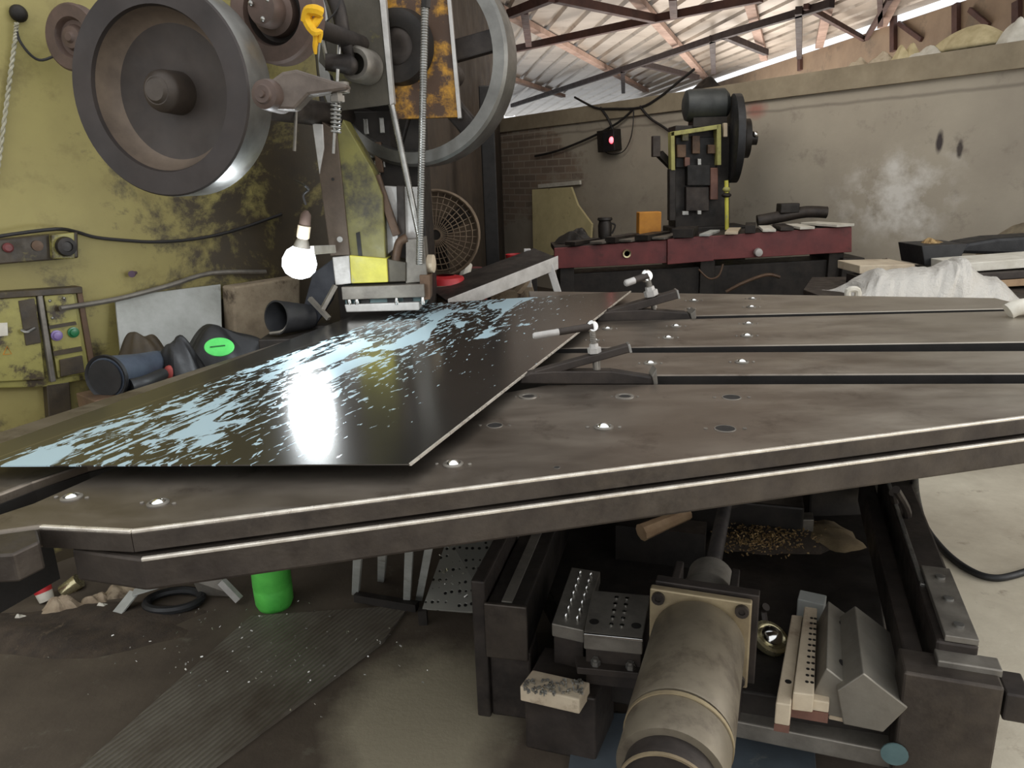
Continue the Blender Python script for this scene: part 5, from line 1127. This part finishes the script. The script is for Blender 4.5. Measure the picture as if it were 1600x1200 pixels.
# ================================================================== FLOOR CLUTTER
hz = [pZ(1428, 735, .55), pZ(1432, 775, .25), pZ(1445, 820, .03), pZ(1475, 860, .014), pZ(1510, 888, .014), pZ(1545, 902, .014), pZ(1580, 900, .014), pZ(1640, 880, .014)]
tag(MB().tube(hz, .013, 10, 6).build('floor_hose', M_BLK, smooth=True), 'thick black hose curving over the pale floor at the right', 'hose')
tag(MB().tube([pZ(1395, 770, .5), pZ(1402, 800, .35), pZ(1412, 828, .3), pZ(1418, 800, .45), pZ(1400, 765, .6)], .012).build('grey_cable', M_CAST, smooth=True), 'grey cable loop hanging behind the right rail', 'cable')
# ribbed mat
def mat_ribs():
    t = NT('ribbed_rubber'); o = t.co.outputs['Object']; wv = t.n('TexWave', [o]); wv.inputs['Scale'].default_value = 18; wv.inputs['Distortion'].default_value = .5
    mp = t.n('Mapping', [o]); mp.inputs['Rotation'].default_value = (0, 0, R(30)); t.set(wv.inputs[0], mp.outputs[0])
    col = t.mix(t.ramp(t.noise(3, 6, .7), .4, .65), srgb((116, 110, 98)), srgb((84, 74, 63))); col = t.mix(t.math('MULTIPLY', wv.outputs['Fac'], .35), col, srgb((56, 50, 44)))
    t.set(t.p.inputs['Base Color'], col); t.p.inputs['Roughness'].default_value = .5; t.bump(wv.outputs['Fac'], .6, .006); return t.m
tag(MB().prism([pZ(392, 962, .012), pZ(640, 945, .012), pZ(600, 1000, .012), pZ(330, 1200, .012), pZ(90, 1230, .012)], (0, 0, -.011)).build('ribbed_mat', mat_ribs()), 'ribbed grey rubber mat on the dark floor in front of the green bucket', 'mat')
# blue-grey tray area under motor
tag(MB().prism([pZ(900, 1110, .01), pZ(1270, 1130, .01), pZ(1280, 1260, .01), pZ(880, 1260, .01)], (0, 0, -.008)).build('drip_tray', M('blue_grey_tray', (96, 104, 110), (76, 82, 86), .35, .2, 4, (120, 120, 116), (.62, .7), 9), bevel=.002), 'blue-grey drip tray on the floor under the motor', 'tray')
# green container
p = pZ(430, 945, 0); gc = thing('green_container', 'dented green plastic container standing under the table', 'container', (p.x, p.y, 0))
rr = mpx(29, p+Zv*.1); hh = .30
MB().lathe((p.x, p.y, 0), Zv, [(0, 0), (rr*.88, 0), (rr, .02), (rr*1.02, .08), (rr*1.0, .085), (rr*1.03, .09), (rr*.98, .19), (rr*1.0, .2), (rr*.95, .25), (rr*.6, hh-.02), (rr*.55, hh)], 32, False).build('container_body', M_GREENP, gc, True)
MB().lathe((p.x, p.y, hh-.002), Zv, [(rr*.6, 0), (rr*.6, .03), (0, .032)], 24).build('container_cap', M_GREENP, gc, True)
# brackets, ring, litter
def lbar(pts, name, mat, lab, cat, wd=.05, th=.006, z=.0):
    b = MB()
    for a, c_ in zip(pts, pts[1:]): b.bar(a, c_, wd, th)
    return tag(b.build(name, mat), lab, cat)
t = thing('angle_bracket', 'bent pale metal angle strip lying on the floor left of the green container', 'bracket', pZ(220, 945, 0))
MB().bar(pZ(178, 965, .01), pZ(210, 925, .06), .045, .006).build('short_leg', M_BOARD, t); MB().bar(pZ(208, 926, .06), pZ(268, 908, .08), .045, .006).build('long_leg', M_BOARD, t)
t = thing('metal_channel', 'pale folded metal channel on the floor under the table corner', 'channel', pZ(340, 930, 0))
MB().prism([pZ(300, 905, .1), pZ(345, 900, .1), pZ(372, 930, .02), pZ(312, 928, .02)], (0, 0, -.006)).build('channel_face', M_GREY, t); MB().bar(pZ(346, 908, .09), pZ(374, 937, .02), .02, .03).build('channel_lip', M_PALE, t)
c = pZ(272, 938, .02); tag(MB().tube([c+V((math.cos(2*math.pi*i/24)*.10, math.sin(2*math.pi*i/24)*.07, 0)) for i in range(25)], .016, 8, 1).build('rubber_ring', M_BLK, smooth=True), 'black rubber ring lying on the floor between the metal brackets', 'ring')
p = pZ(74, 940, 0); cu = thing('paper_cup', 'crushed white paper cup with red print in the floor litter', 'cup', (p.x, p.y, 0))
ax_ = V((-.3, .2, .9)).normalized()
MB().lathe(p+Zv*.005, ax_, [(0, 0), (.026, 0), (.034, .07), (.031, .07), (.024, .004)], 20, False).build('cup_body', M_WHITE, cu, True); MB().lathe(p+Zv*.005, ax_, [(.0305, .035), (.033, .055)], 20, False).build('red_print', M_REDB, cu, True)
p = pZ(95, 952, 0); tag(MB().heap((p.x, p.y, 0), .075, .05, .05, 41, .5).build('brown_rag', M_RAGB), 'crumpled grey-brown rag beside the paper cup', 'rag')
p = pZ(32, 968, 0); tag(MB().heap((p.x, p.y, 0), .025, .02, .022, 42, .2).build('pale_stone', M_WHITE), 'small pale stone on the floor left of the rag', 'stone')
p = pZ(100, 925, 0); tag(MB().lathe(p, V((.6, .2, .4)), [(.03, 0), (.03, .07), (0, .07)], 16).build('tin_can', M_BRASS, smooth=True), 'small brassy tin behind the paper cup', 'tin')
for i, (x_, y_, r_, m, lab) in enumerate(((150, 938, .05, M_RAGB, 'flattened pale rag right of the brown one'), (190, 925, .07, M_BLOCK, 'clod of earth under the table corner'), (160, 950, .03, M_WHITE, 'small pale scrap in front of the flattened rag'))):
    p = pZ(x_, y_, 0); tag(MB().heap((p.x, p.y, 0), r_, r_*.7, r_*.55, 50+i, .5).build('floor_scrap', m), lab, 'scrap', 'litter under the table corner')
p = pZ(40, 985, 0); tag(MB().heap((p.x+.1, p.y, 0), .55, .16, .025, 61, .5).build('dirt_bank', M_DIRT, smooth=True), 'low bank of brown dirt on the floor at the left', 'dirt')
# stool frame
st = thing('stool_frame', 'small metal stool frame with thin legs in the shadow under the table', 'stool', pZ(610, 935, 0))
tops = [pZ(560, 862, .42), pZ(598, 858, .42), pZ(640, 850, .42), pZ(672, 846, .42)]; bots = [pZ(556, 926, .0), pZ(596, 905, .0), pZ(636, 942, .0), pZ(655, 935, .0)]
for a, c_ in zip(tops, bots): MB().bar(a, V((c_.x, c_.y, 0)), .026, .026, (0, 1, 0)).build('leg', M_BOARD, st, bevel=.002)
MB().prism([tops[0]+V((-.04, -.02, 0)), tops[3]+V((.04, -.02, 0)), tops[3]+V((.04, .25, 0)), tops[0]+V((-.04, .25, 0))], (0, 0, .03)).build('seat', M_DARK, st, bevel=.004)
MB().bar(pZ(556, 932, .03), pZ(652, 948, .03), .03, .03).build('foot_rail', M_DARK, st)
# perforated scrap sheet
pq = [pZ(660, 950, .06), pZ(768, 958, .06), pZ(850, 826, .22), pZ(700, 838, .22)]
def mat_perf():
    t = NT('perforated_steel'); vo = t.n('TexVoronoi', [t.co.outputs['Object']]); vo.inputs['Scale'].default_value = 42; vo.inputs['Randomness'].default_value = .25
    h = t.ramp(vo.outputs['Distance'], .22, .3); col = t.mix(h, srgb((40, 38, 36)), srgb((160, 157, 147)))
    t.set(t.p.inputs['Base Color'], col); t.p.inputs['Metallic'].default_value = .6; t.p.inputs['Roughness'].default_value = .38; t.bump(h, .4, .004); return t.m
ps = thing('perforated_sheet', 'punched scrap sheet full of small holes leaning under the table', 'metal sheet', (pq[0]+pq[2])/2-Zv*.14)
MB().prism(pq, (0, 0, -.006)).build('sheet_plate', mat_perf(), ps)
for i in (2, 3): MB().bar(pq[i]-Zv*.004, V((pq[i].x, pq[i].y, 0)), .03, .03, (0, 1, 0)).build('prop', M_DARK, ps)
for i in (0, 1): MB().bar(pq[i]-Zv*.004, V((pq[i].x, pq[i].y, 0)), .03, .03, (0, 1, 0)).build('prop', M_DARK, ps)
chips(750, 890, .14, 70, 50, 60, 11, 'silver_chips', M_CHIPW, 'bright metal chips sprinkled over the punched scrap sheet', .012)
chips(400, 1010, .014, 260, 90, 110, 12, 'floor_chips', M_CHIPW, 'pale chips scattered across the dark floor', .0075)
